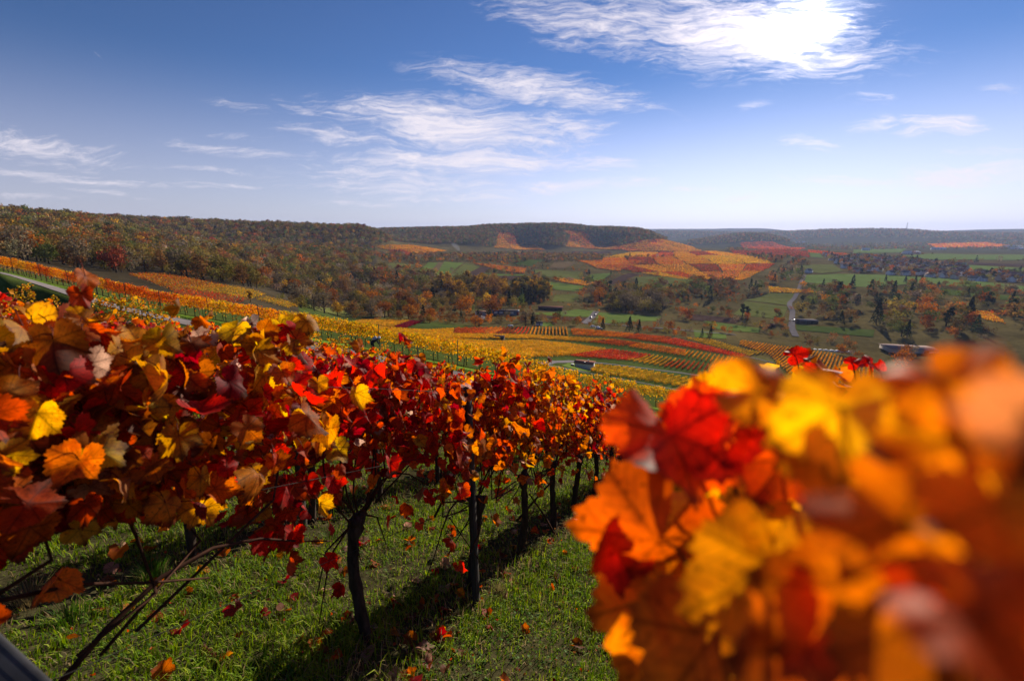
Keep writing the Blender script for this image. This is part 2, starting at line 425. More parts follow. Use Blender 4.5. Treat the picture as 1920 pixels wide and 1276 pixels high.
def foliage_mat(name, trans=.5, rough=.5, spec=.3, back=None, mott=.35, mscale=40.0, veins=False, vary=0.0, sat=1.25, tgain=1.0):
    m, nt, N, L, out = new_mat(name)
    at = N.new('ShaderNodeAttribute'); at.attribute_name = 'Col'
    tc = N.new('ShaderNodeTexCoord')
    nz = N.new('ShaderNodeTexNoise'); nz.inputs['Scale'].default_value = mscale; nz.inputs['Detail'].default_value = 4
    L.new(tc.outputs['Object'], nz.inputs['Vector'])
    mr = N.new('ShaderNodeMapRange'); mr.inputs['From Min'].default_value = .3; mr.inputs['From Max'].default_value = .7
    mr.inputs['To Min'].default_value = 1 - mott; mr.inputs['To Max'].default_value = 1 + mott * .7
    L.new(nz.outputs[0], mr.inputs[0])
    fac = mr.outputs[0]
    def mth(op, a, b):
        n = N.new('ShaderNodeMath'); n.operation = op
        for k, v in enumerate((a, b)):
            if isinstance(v, (int, float)): n.inputs[k].default_value = v
            else: L.new(v, n.inputs[k])
        return n.outputs[0]
    if vary:
        oi = N.new('ShaderNodeObjectInfo')
        fac = mth('MULTIPLY', fac, mth('ADD', mth('MULTIPLY', oi.outputs['Random'], vary), 1 - vary / 2))
    sc = N.new('ShaderNodeVectorMath'); sc.operation = 'SCALE'
    L.new(at.outputs['Color'], sc.inputs[0]); L.new(fac, sc.inputs['Scale'])
    base = sc.outputs[0]
    if back:
        l0 = N.new('ShaderNodeAttribute'); l0.attribute_name = 'luv'
        ll = N.new('ShaderNodeVectorMath'); ll.operation = 'LENGTH'; L.new(l0.outputs['Vector'], ll.inputs[0])
        n3 = N.new('ShaderNodeTexNoise'); n3.inputs['Scale'].default_value = 26; n3.inputs['Detail'].default_value = 5
        L.new(tc.outputs['Object'], n3.inputs['Vector'])
        bl = N.new('ShaderNodeMapRange'); bl.interpolation_type = 'SMOOTHSTEP'; bl.inputs['From Min'].default_value = .50; bl.inputs['From Max'].default_value = .66; bl.inputs['To Max'].default_value = .6
        L.new(n3.outputs[0], bl.inputs[0])
        m1 = N.new('ShaderNodeMix'); m1.data_type = 'RGBA'; m1.blend_type = 'MULTIPLY'
        L.new(bl.outputs[0], m1.inputs[0]); L.new(base, m1.inputs[6]); m1.inputs[7].default_value = (.62, .30, .34, 1)
        eg = N.new('ShaderNodeMapRange'); eg.interpolation_type = 'SMOOTHSTEP'; eg.inputs['From Min'].default_value = 1.05; eg.inputs['From Max'].default_value = 1.32; eg.inputs['To Max'].default_value = .85
        L.new(mth('ADD', ll.outputs['Value'], mth('MULTIPLY', n3.outputs[0], .7)), eg.inputs[0])
        m2 = N.new('ShaderNodeMix'); m2.data_type = 'RGBA'
        L.new(eg.outputs[0], m2.inputs[0]); L.new(m1.outputs[2], m2.inputs[6]); m2.inputs[7].default_value = (.10, .035, .014, 1)
        base = m2.outputs[2]
    if veins:
        lu = N.new('ShaderNodeAttribute'); lu.attribute_name = 'luv'
        # dark blotches and speckles of autumn leaves
        n2 = N.new('ShaderNodeTexNoise'); n2.inputs['Scale'].default_value = 160; n2.inputs['Detail'].default_value = 3
        L.new(tc.outputs['Object'], n2.inputs['Vector'])
        sp = N.new('ShaderNodeMapRange'); sp.inputs['From Min'].default_value = .58; sp.inputs['From Max'].default_value = .72
        sp.inputs['To Min'].default_value = 1; sp.inputs['To Max'].default_value = .35
        L.new(n2.outputs[0], sp.inputs[0])
        vmin = None
        for ang in (90, 37, 143, -15, 195):
            dx, dy = math.cos(math.radians(ang)), math.sin(math.radians(ang))
            cr = N.new('ShaderNodeVectorMath'); cr.operation = 'DOT_PRODUCT'; L.new(lu.outputs['Vector'], cr.inputs[0]); cr.inputs[1].default_value = (-dy, dx, 0)
            dt = N.new('ShaderNodeVectorMath'); dt.operation = 'DOT_PRODUCT'; L.new(lu.outputs['Vector'], dt.inputs[0]); dt.inputs[1].default_value = (dx, dy, 0)
            d = mth('ADD', mth('ABSOLUTE', cr.outputs['Value'], 0), mth('MULTIPLY', mth('LESS_THAN', dt.outputs['Value'], 0.0), 9.0))
            # herring-bone side veins
            w = mth('ABSOLUTE', mth('SUBTRACT', mth('FRACT', mth('MULTIPLY', mth('SUBTRACT', dt.outputs['Value'], mth('MULTIPLY', mth('ABSOLUTE', cr.outputs['Value'], 0), .75)), 6.5), 0), .5), 0)
            w = mth('ADD', mth('MULTIPLY', w, .10), mth('ADD', .022, mth('MULTIPLY', mth('GREATER_THAN', d, .26), 9.0)))
            d = mth('MINIMUM', d, w)
            vmin = d if vmin is None else mth('MINIMUM', vmin, d)
        vr = N.new('ShaderNodeMapRange'); vr.interpolation_type = 'SMOOTHSTEP'
        vr.inputs['From Min'].default_value = .008; vr.inputs['From Max'].default_value = .045
        vr.inputs['To Min'].default_value = .5; vr.inputs['To Max'].default_value = 1.0
        L.new(vmin, vr.inputs[0])
        s2 = N.new('ShaderNodeVectorMath'); s2.operation = 'SCALE'
        L.new(base, s2.inputs[0]); L.new(mth('MULTIPLY', vr.outputs[0], sp.outputs[0]), s2.inputs['Scale'])
        base = s2.outputs[0]
    hs = N.new('ShaderNodeHueSaturation'); hs.inputs['Saturation'].default_value = sat; hs.inputs['Value'].default_value = tgain
    L.new(base, hs.inputs['Color'])
    pb = N.new('ShaderNodeBsdfPrincipled')
    pb.inputs['Roughness'].default_value = rough; pb.inputs['Specular IOR Level'].default_value = spec
    surf = base
    if back:
        ge = N.new('ShaderNodeNewGeometry')
        mb = N.new('ShaderNodeMix'); mb.data_type = 'RGBA'
        L.new(mth('MULTIPLY', ge.outputs['Backfacing'], .42), mb.inputs[0]); L.new(base, mb.inputs[6]); mb.inputs[7].default_value = (*back, 1)
        surf = mb.outputs[2]
    L.new(surf, pb.inputs['Base Color'])
    tr = N.new('ShaderNodeBsdfTranslucent'); L.new(hs.outputs[0], tr.inputs['Color'])
    mx = N.new('ShaderNodeMixShader'); mx.inputs[0].default_value = trans
    L.new(pb.outputs[0], mx.inputs[1]); L.new(tr.outputs[0], mx.inputs[2])
    L.new(mx.outputs[0], out.inputs[0])
    return m

def plain_mat(name, c1, c2=None, scale=8.0, rough=.8, spec=.2, metal=0.0, detail=5, coord='Object', bump=0.0, bscale=None, stretch=None, attr=False):
    m, nt, N, L, out = new_mat(name)
    pb = N.new('ShaderNodeBsdfPrincipled')
    pb.inputs['Roughness'].default_value = rough; pb.inputs['Specular IOR Level'].default_value = spec; pb.inputs['Metallic'].default_value = metal
    tc = N.new('ShaderNodeTexCoord')
    vec = tc.outputs[coord]
    if stretch:
        mp = N.new('ShaderNodeMapping'); mp.inputs['Scale'].default_value = stretch; L.new(vec, mp.inputs[0]); vec = mp.outputs[0]
    nz = N.new('ShaderNodeTexNoise'); nz.inputs['Scale'].default_value = scale; nz.inputs['Detail'].default_value = detail; nz.inputs['Roughness'].default_value = .65
    L.new(vec, nz.inputs['Vector'])
    rp = N.new('ShaderNodeValToRGB')
    rp.color_ramp.elements[0].position = .32; rp.color_ramp.elements[1].position = .68
    rp.color_ramp.elements[0].color = (*c1, 1); rp.color_ramp.elements[1].color = (*(c2 or c1), 1)
    L.new(nz.outputs[0], rp.inputs[0])
    colr = rp.outputs[0]
    if attr:
        at = N.new('ShaderNodeAttribute'); at.attribute_name = 'Col'
        mm = N.new('ShaderNodeMix'); mm.data_type = 'RGBA'; mm.blend_type = 'MULTIPLY'; mm.inputs[0].default_value = 1
        L.new(colr, mm.inputs[6]); L.new(at.outputs['Color'], mm.inputs[7]); colr = mm.outputs[2]
    L.new(colr, pb.inputs['Base Color'])
    if bump:
        bp = N.new('ShaderNodeBump'); bp.inputs['Strength'].default_value = bump
        n2 = N.new('ShaderNodeTexNoise'); n2.inputs['Scale'].default_value = bscale or scale * 3; n2.inputs['Detail'].default_value = 5
        L.new(vec, n2.inputs['Vector']); L.new(n2.outputs[0], bp.inputs['Height']); L.new(bp.outputs[0], pb.inputs['Normal'])
    L.new(pb.outputs[0], out.inputs[0])
    return m

M_LEAF = foliage_mat('vine_leaf', trans=.64, rough=.6, spec=.22, back=(.40, .20, .13), mott=.34, mscale=38, veins=True, sat=1.12, tgain=1.55)
M_HERO = foliage_mat('vine_leaf_near', trans=.62, rough=.55, spec=.2, back=(.42, .16, .08), mott=.32, mscale=38, veins=True, sat=1.12, tgain=1.75)
M_LEAFMID = foliage_mat('vine_leaf_mid', trans=.62, rough=.6, spec=.22, back=(.40, .20, .13), mott=.28, mscale=14, vary=.3, sat=1.1, tgain=1.45)
M_ROW = foliage_mat('vine_row_leaf', trans=.45, rough=.7, spec=.15, mott=.35, mscale=.9, sat=1.1, tgain=1.2)
M_TREE = foliage_mat('tree_leaf', trans=.28, rough=.9, spec=.0, mott=.35, mscale=.5, vary=.5, sat=1.05)
M_FOREST = foliage_mat('forest_leaf', trans=.26, rough=.9, spec=.0, mott=.3, mscale=.06, sat=1.05)
M_GRASS = foliage_mat('grass_blade', trans=.45, rough=.6, spec=.10, mott=.25, mscale=3, sat=1.1)
M_BARK = plain_mat('bark', (.018, .013, .010), (.075, .055, .042), 30, .95, .1, stretch=(1, 1, .25), bump=.6)
M_CANE = plain_mat('cane', (.03, .014, .009), (.08, .036, .022), 25, .85, .1)
M_TRUNK = plain_mat('tree_trunk', (.03, .024, .018), (.09, .07, .05), 3, .95, .1)
M_POST = plain_mat('post_wood', (.016, .015, .015), (.07, .064, .06), 14, .85, .2, stretch=(6, 6, .35), bump=.5, bscale=20)
M_METAL = plain_mat('galvanised', (.03, .032, .038), (.06, .063, .074), 20, .5, .5, metal=.5, bump=.2)
M_WIRE = plain_mat('wire', (.02, .02, .02), (.045, .043, .04), 5, .8, .1)
M_CONC = plain_mat('concrete_path', (.16, .14, .14), (.25, .225, .225), .9, 1.0, .0, coord='Object', bump=.1)
M_ASPH = plain_mat('asphalt', (.14, .125, .13), (.21, .195, .205), .5, 1.0, .0, coord='Object')

# ------------------------------------------------------------------ terrain
def ground_material():
    m, nt, N, L, out = new_mat('ground_soil_and_grass')
    tc = N.new('ShaderNodeTexCoord')
    pb = N.new('ShaderNodeBsdfPrincipled'); pb.inputs['Roughness'].default_value = 1.0; pb.inputs['Specular IOR Level'].default_value = 0
    def noise(s, d=6, r=.6):
        n = N.new('ShaderNodeTexNoise'); n.inputs['Scale'].default_value = s; n.inputs['Detail'].default_value = d; n.inputs['Roughness'].default_value = r
        L.new(tc.outputs['Object'], n.inputs['Vector']); return n.outputs[0]
    at = N.new('ShaderNodeAttribute'); at.attribute_name = 'Col'
    def mulramp(inp, fac, lo, hi):
        mr = N.new('ShaderNodeMapRange'); mr.inputs['From Min'].default_value = .32; mr.inputs['From Max'].default_value = .68
        mr.inputs['To Min'].default_value = lo; mr.inputs['To Max'].default_value = hi
        L.new(fac, mr.inputs[0])
        sc = N.new('ShaderNodeVectorMath'); sc.operation = 'SCALE'; L.new(inp, sc.inputs[0]); L.new(mr.outputs[0], sc.inputs['Scale']); return sc.outputs[0]
    c = mulramp(at.outputs['Color'], noise(.018, 4), .7, 1.25)
    c = mulramp(c, noise(.25, 6), .75, 1.25)
    c = mulramp(c, noise(9, 5, .7), .55, 1.45)
    L.new(c, pb.inputs['Base Color'])
    bp = N.new('ShaderNodeBump'); bp.inputs['Strength'].default_value = .5; bp.inputs['Distance'].default_value = .05
    L.new(noise(14, 6, .7), bp.inputs['Height']); L.new(bp.outputs[0], pb.inputs['Normal'])
    L.new(pb.outputs[0], out.inputs[0])
    return m

def build_terrain():
    na, nr = len(AZN), len(LRN)
    R = np.exp(LRN)
    X, Y = np.sin(AZN)[:, None] * R, np.cos(AZN)[:, None] * R
    V = np.stack([X, Y, TAB], -1).reshape(-1, 3)
    i, j = np.meshgrid(np.arange(na - 1), np.arange(nr - 1), indexing='ij')
    a = (i * nr + j).ravel()
    F = np.stack([a, a + 1, a + nr + 1, a + nr], -1)
    # what covers the ground: turf near by and among the vines, rough grass in the valley, leaf litter under the woods
    px, py, dep = project(X, Y, TAB)
    turf, litter, meadow = np.array([.062, .085, .022]), np.array([.045, .036, .022]), np.array([.115, .092, .036])
    c = np.zeros((na, nr, 3)); c[:] = meadow
    wood = (px < 705) & (R[None, :] > 150) & (R[None, :] < 2300)
    c[wood] = litter * 1.3
    c[R[None, :].repeat(na, 0) > 2800] = np.array([.075, .072, .032])
    near = np.clip((360 - R) / 60, 0, 1)[None, :, None]
    near = near * np.where((px < 560) & (R[None, :] > 150), 0, 1)[..., None]
    c = c * (1 - near) + turf * near
    under = np.clip((30 - R) / 5, 0, 1)[None, :, None]
    c = c * (1 - under) + np.array([.050, .046, .022]) * under
    me = make_mesh('terrain', V, np.full(len(F), 4), F.ravel(), [ground_material()], c.reshape(-1, 3), smooth=True)
    # centre cap under the camera
    o = put('terrain', me); tag(o, kind='structure')
    return o
build_terrain()

def sheet(name, poly, mat, step=None, off=None, lift=0.0, world=False, kind='structure'):
    """a field or road draped over the ground; poly in photograph points unless world"""
    P = [tuple(p[:2]) if world else hit(p[0], p[1], lift)[:2] for p in poly]
    P = np.array(P); ctr = P.mean(0); r = float(np.hypot(*ctr))
    if step is None: step = max(1.0, r * .02)
    ring = []
    for k in range(len(P)):
        a, b = P[k], P[(k + 1) % len(P)]
        n = max(1, int(np.linalg.norm(b - a) / step))
        for q in range(n): ring.append(a + (b - a) * q / n)
    ring = np.array(ring); nb = len(ring)
    lo, hi = ring.min(0), ring.max(0)
    gx, gy = np.meshgrid(np.arange(lo[0], hi[0], step), np.arange(lo[1], hi[1], step))
    g = np.stack([gx.ravel(), gy.ravel()], -1) + rng.uniform(-.1, .1, (gx.size, 2)) * step
    g = g[in_poly(g[:, 0], g[:, 1], [tuple(p) for p in ring])] if len(g) else g
    pts = np.vstack([ring, g]) if len(g) else ring
    res = delaunay_2d_cdt([Vector(p - ctr) for p in pts], [], [list(range(nb))], 1, 1e-4)
    V2 = np.array([tuple(v) for v in res[0]]) + ctr
    if off is None: off = .05 + r * .0006
    z = H(V2[:, 0], V2[:, 1]) + off
    o0 = np.array([ctr[0], ctr[1], float(H(*ctr))])
    V = np.column_stack([V2, z]) - o0
    F = [f if (len(f) < 3 or np.cross(V[f[1]] - V[f[0]], V[f[2]] - V[f[0]])[2] > 0) else f[::-1] for f in res[2]]
    me = make_mesh(name, V, [len(f) for f in F], [i for f in F for i in f], [mat], smooth=True)
    return tag(put(name, me, None, o0), kind=kind)

def strip(name, line, width, mat, off, step=2.0):
    """a road or path along a line of world points"""
    L_ = np.array(line, float); out = [L_[0]]
    for a, b in zip(L_[:-1], L_[1:]):
        n = max(1, int(np.linalg.norm(b - a) / step))
        for q in range(1, n + 1): out.append(a + (b - a) * q / n)
    P = np.array(out)
    for _ in range(6): P[1:-1] = (P[:-2] + 2 * P[1:-1] + P[2:]) / 4
    T = np.gradient(P, axis=0); T /= np.linalg.norm(T, axis=1)[:, None]
    Nn = np.stack([-T[:, 1], T[:, 0]], -1)
    V = []; ks = (-.5, -.17, .17, .5)
    for k in ks:
        q = P + Nn * width * k
        V.append(np.column_stack([q, H(q[:, 0], q[:, 1]) + off]))
    m = len(P); V = np.vstack(V); F = []
    for s in range(3):
        for i in range(m - 1): F.append((s * m + i, s * m + i + 1, (s + 1) * m + i + 1, (s + 1) * m + i))
    F = [f[::-1] if np.cross(V[f[1]] - V[f[0]], V[f[2]] - V[f[0]])[2] < 0 else f for f in F]
    me = make_mesh(name, V, [4] * len(F), [i for f in F for i in f], [mat], smooth=True)
    return tag(put(name, me), kind='structure')

def field_mat(name, c1, c2, scale=.06, stripe=None):
    m = plain_mat(name, c1, c2, scale, 1.0, .0, coord='Object', detail=8)
    return m
G1 = field_mat('meadow_green', (.095, .145, .03), (.15, .20, .05))
G2 = field_mat('meadow_dull', (.10, .115, .03), (.155, .165, .05))
G3 = field_mat('meadow_dark', (.055, .085, .02), (.09, .12, .03))
G4 = field_mat('meadow_blue', (.11, .165, .04), (.16, .22, .065))
PL = field_mat('ploughed', (.06, .036, .030), (.10, .065, .052))
PT = field_mat('stubble', (.13, .09, .045), (.18, .13, .07))
VO = field_mat('vine_ground', (.07, .075, .025), (.10, .09, .035), .5)

MEADOWS = [
    ('meadow', [(778, 512), (797, 513), (822, 493), (803, 492)], G1), ('meadow', [(813, 518), (830, 519), (870, 493), (833, 491)], G1),
    ('meadow', [(833, 522), (860, 522), (900, 500), (873, 493)], G2), ('field', [(858, 522), (893, 522), (923, 501), (901, 501)], PL),
    ('meadow', [(703, 500), (747, 510), (777, 497), (740, 493)], G2), ('meadow', [(960, 495), (1000, 487), (1023, 488), (993, 500)], G3),
    ('field', [(797, 514), (812, 517), (832, 493), (822, 492)], PT),
    ('field', [(920, 527), (973, 525), (980, 518), (940, 518)], PL), ('meadow', [(990, 537), (1023, 527), (1097, 537), (1087, 547), (1033, 543)], G1),
    ('meadow', [(1000, 505), (1090, 510), (1085, 525), (1000, 517)], G2), ('meadow', [(1040, 553), (1085, 551), (1085, 566), (1035, 566)], G2),
    ('meadow', [(1512, 516), (1647, 515), (1780, 522), (1930, 538), (1930, 548), (1813, 537), (1713, 532), (1647, 539), (1580, 538), (1508, 529)], G4),
    ('meadow', [(1443, 549), (1492, 550), (1480, 573), (1397, 563)], G2), ('meadow', [(1397, 565), (1477, 575), (1467, 599), (1375, 590)], G2),
    ('meadow', [(998, 587), (1083, 580), (1117, 583), (1110, 594), (1003, 590)], G1), ('field', [(1003, 592), (1100, 596), (1100, 605), (1017, 595)], PL),
    ('meadow', [(1123, 586), (1240, 593), (1233, 602), (1112, 606)], G1), ('meadow', [(1317, 601), (1427, 616), (1423, 624), (1347, 618)], G1),
    ('meadow', [(1300, 618), (1360, 625), (1363, 636), (1303, 632)], G1), ('meadow', [(1493, 609), (1640, 619), (1637, 632), (1493, 619)], G3),
    ('meadow', [(1190, 520), (1290, 515), (1300, 535), (1200, 540)], G2), ('field', [(1130, 530), (1180, 512), (1200, 515), (1150, 533)], PL),
    ('meadow', [(1813, 497), (1925, 503), (1925, 511), (1813, 508)], G4), ('meadow', [(1690, 480), (1747, 476), (1925, 478), (1925, 487), (1747, 488)], G4),
    ('field', [(1815, 492), (1925, 495), (1925, 500), (1815, 496)], PL), ('meadow', [(1470, 498), (1560, 496), (1580, 508), (1540, 513)], G2),
    ('meadow', [(1600, 468), (1700, 466), (1690, 474), (1600, 476)], G4), ('meadow', [(1760, 540), (1925, 556), (1925, 566), (1780, 553)], G3),
    ('meadow', [(560, 566), (640, 578), (660, 592), (600, 584)], G2), ('meadow', [(1518, 471), (1535, 474), (1545, 484), (1520, 482)], G1),
    ('field', [(1020, 474), (1140, 471), (1150, 474), (1030, 478)], PL), ('meadow', [(1290, 500), (1325, 500), (1300, 512), (1275, 508)], G3), ('meadow', [(905, 512), (985, 515), (1000, 526), (985, 517), (925, 517)], G1), ('field', [(1040, 490), (1080, 492), (1060, 503), (1030, 503)], PT), ('meadow', [(1095, 516), (1150, 512), (1120, 528)], G1), ('meadow', [(1005, 607), (1030, 604), (1040, 612), (1010, 613)], G1), ('field', [(1290, 588), (1390, 598), (1380, 606), (1295, 600)], PL),
]
for nm, poly, mat in MEADOWS: sheet(nm, poly, mat)

# ------------------------------------------------------------------ palettes
YEL, GLD, ORA, RDO, RED, CRI, BRN, TAN, OLV = [np.array(c) for c in ((.66, .36, .025), (.60, .24, .015), (.60, .145, .012), (.56, .065, .010), (.60, .022, .014), (.24, .008, .014), (.17, .06, .018), (.42, .27, .20), (.26, .24, .03))]
PAL = {
    'gold': [(GLD, 4), (YEL, 1), (ORA, 5), (BRN, 1.2), (RDO, 2.2), (TAN, .35)],
    'mixed': [(GLD, 2), (YEL, 1.6), (ORA, 2.5), (RDO, 2), (RED, 2), (CRI, .8), (TAN, .5), (BRN, .8)],
    'crimson': [(RED, 5), (CRI, 1.6), (RDO, 3.2), (ORA, 1.6), (TAN, .5), (YEL, .4)],
    'redorange': [(RED, 2.6), (RDO, 3), (ORA, 3), (GLD, 1.2), (CRI, 1), (TAN, .4)],
    'orange': [(ORA, 5), (GLD, 3), (RDO, 2), (YEL, 1.6), (TAN, .3), (RED, .5)],
    'yellow': [(YEL, 5), (GLD, 3), (OLV, .9), (ORA, .4)],
    'yellowgreen': [(YEL, 4), (OLV, 2.6), (GLD, 1)],
    'amber': [(GLD, 4), (YEL, 2), (ORA, 2)],
    'rust': [(RDO, 3), (BRN, 2), (ORA, 1.5)],
    'brown': [(BRN, 3), (RDO, 1), (CRI, 1)],
    'purple': [(np.array([.16, .012, .03]), 3), (CRI, 2)],
}
def pick(pal, n):
    cs, w = zip(*PAL[pal]); w = np.array(w) / sum(w)
    k = rng.choice(len(cs), n, p=w)
    c = np.array(cs)[k]
    return c * rng.uniform(.72, 1.2, (n, 1)) * rng.uniform(.9, 1.1, (n, 3))

# ------------------------------------------------------------------ vine leaves
def leaf_outline(n, teeth=True):
    keys = [(-90, .10), (-80, .50), (-62, .72), (-38, .76), (-15, .86), (6, .74), (20, .82), (36, .99), (52, .80), (66, .78), (78, .92), (90, 1.06)]
    full = keys + [(180 - a, r) for (a, r) in keys[-2::-1]]
    A = np.array([k[0] for k in full], float); Rr = np.array([k[1] for k in full])
    th = np.linspace(-90, 270, n, endpoint=False)
    r = np.interp(th, A, Rr)
    if teeth: r = r * (1 + .042 * np.where(np.arange(n) % 2 == 0, 1, -1) + .03 * np.sin(np.arange(n) * 1.7))
    t = np.radians(th)
    return np.stack([r * np.cos(t), r * np.sin(t)], -1)

def leaf_proto(lod):
    """flat leaf in its own plane: petiole joint at the origin, tip towards +y, unit size about 1"""
    if lod == 3:
        o = leaf_outline(64); rings = [o * .33, o * .66, o]
        V = np.vstack([[[0, 0]]] + rings); F = []
        n = 64
        for q in range(n): F.append((0, 1 + q, 1 + (q + 1) % n))
        for k in range(2):
            for q in range(n):
                a, b = 1 + k * n + q, 1 + k * n + (q + 1) % n
                F.append((a, a + n, b + n, b))
        return V, F
    if lod == 2:
        o = leaf_outline(30); V = np.vstack([[[0, 0]], o * .55, o]); F = []; n = 30
        for q in range(n): F.append((0, 1 + q, 1 + (q + 1) % n))
        for q in range(n):
            a, b = 1 + q, 1 + (q + 1) % n
            F.append((a, a + n, b + n, b))
        return V, F
    if lod == 1:
        keys = [(-90, .12), (-60, .70), (-15, .86), (8, .72), (37, .98), (63, .76), (90, 1.06), (117, .76), (143, .98), (172, .72), (195, .86), (240, .70)]
        o = np.array([(r * math.cos(math.radians(a)), r * math.sin(math.radians(a))) for a, r in keys])
        V = np.vstack([[[0, 0]], o]); n = len(o)
        return V, [(0, 1 + q, 1 + (q + 1) % n) for q in range(n)]
    V = np.array([(0, -.1), (.75, -.15), (.55, .7), (0, 1.05), (-.55, .7), (-.75, -.15)], float)
    return V, [(0, 1, 2, 3), (0, 3, 4, 5)]
LEAF = {k: leaf_proto(k) for k in (0, 1, 2, 3)}

def frames(nrm, tip):
    nrm = nrm / (np.linalg.norm(nrm, axis=1)[:, None] + 1e-9)
    y = tip - nrm * np.sum(tip * nrm, 1)[:, None]
    y /= np.linalg.norm(y, axis=1)[:, None] + 1e-9
    x = np.cross(y, nrm)
    return x, y, nrm

def leaves(lod, pos, nrm, tip, size, col, curl=None, edge=.16):
    """merge many leaves into arrays: verts, counts, idx, colours, leaf coordinates"""
    P2, F = LEAF[lod]; n, m = len(pos), len(P2)
    x, y, z = frames(nrm, tip)
    if curl is None: curl = rng.normal(0, .46, (n, 3))
    px, py = P2[:, 0][None], P2[:, 1][None]
    rr = np.hypot(P2[:, 0], P2[:, 1])[None]
    fold = curl[:, :1] * 1.1
    h = fold * np.abs(px) * 1.05 + curl[:, 1:2] * (px ** 2 + py ** 2) * .7 + curl[:, 2:3] * px * py
    ph = rng.uniform(0, 6.28, (n, 1)); an = np.arctan2(P2[:, 1], P2[:, 0])[None]
    ph2 = rng.uniform(0, 6.28, (n, 3))
    asym = 1 + (.10 * np.sin(an + ph2[:, :1]) + .09 * np.sin(2 * an + ph2[:, 1:2]) + .07 * np.sin(5 * an + ph2[:, 2:])) * np.minimum(rr, 1)
    px, py = px * asym, py * asym
    h = h + rr ** 2 * (.20 * np.sin(2 * an + ph) + .14 * np.sin(3 * an + 2.3 * ph) + .045 * np.sin(7 * an + 2 * ph)) + .07 * np.sin(4.2 * px + ph) * np.sin(3.7 * py + 2 * ph) * (1 + np.abs(curl[:, 1:2]))
    jx = px * (1 - .25 * np.abs(fold)) * rng.uniform(.88, 1.1, (n, 1)); jy = py
    V = pos[:, None] + size[:, None, None] * (jx[..., None] * x[:, None] + jy[..., None] * y[:, None] + h[..., None] * z[:, None])
    # leaf margins turn first
    k = (rr ** 2)[..., None] * edge * rng.uniform(0, 1, (n, 1, 1))
    c = col[:, None] * (1 - k) + (col[:, None] * np.array([.9, .38, .5])) * k
    c = np.broadcast_to(c, (n, m, 3))
    counts = np.array([len(f) for f in F]); idx = np.array([i for f in F for i in f])
    idx = (idx[None] + (np.arange(n) * m)[:, None]).ravel()
    luv = np.broadcast_to(P2[None], (n, m, 2))
    return V.reshape(-1, 3), np.tile(counts, n), idx, c.reshape(-1, 3), luv.reshape(-1, 2)

def merge(parts):
    V, C, I, K, U = [], [], [], [], []; n = 0
    for (v, c, i, k, u) in parts:
        V.append(v); C.append(c); I.append(i + n); K.append(k); U.append(u); n += len(v)
    return np.vstack(V), np.concatenate(C), np.concatenate(I), np.vstack(K), np.vstack(U)

RAZ = math.radians(25)                      # the rows run downhill in this direction
RD = np.array([math.sin(RAZ), math.cos(RAZ)]); RN = np.array([math.cos(RAZ), -math.sin(RAZ)])
def row_xy(s, off): return RD * s + RN * off
SLOPE_S = -(GX * RD[0] + GY * RD[1])        # fall per metre along a row

def cane_paths(n, head_h, length, top, spread):
    out = []
    for k in range(n):
        a = rnd.uniform(-1, 1)
        st = np.array([a * length, rnd.uniform(-.05, .05), head_h + rnd.uniform(.0, .12)])
        pts = [np.array([a * length * .3, 0, head_h - .06 + rnd.uniform(-.05, .05)]), st]
        hh = rnd.uniform(.75, 1.0) * top
        lean, lat = rnd.uniform(-.18, .18), rnd.uniform(-spread, spread)
        for q in (.35, .7, 1.0):
            pts.append(np.array([st[0] + lean * q + rnd.uniform(-.03, .03), st[1] + lat * q + rnd.uniform(-.03, .03), st[2] + (hh - st[2]) * q]))
        out.append(np.array(pts))
    return out

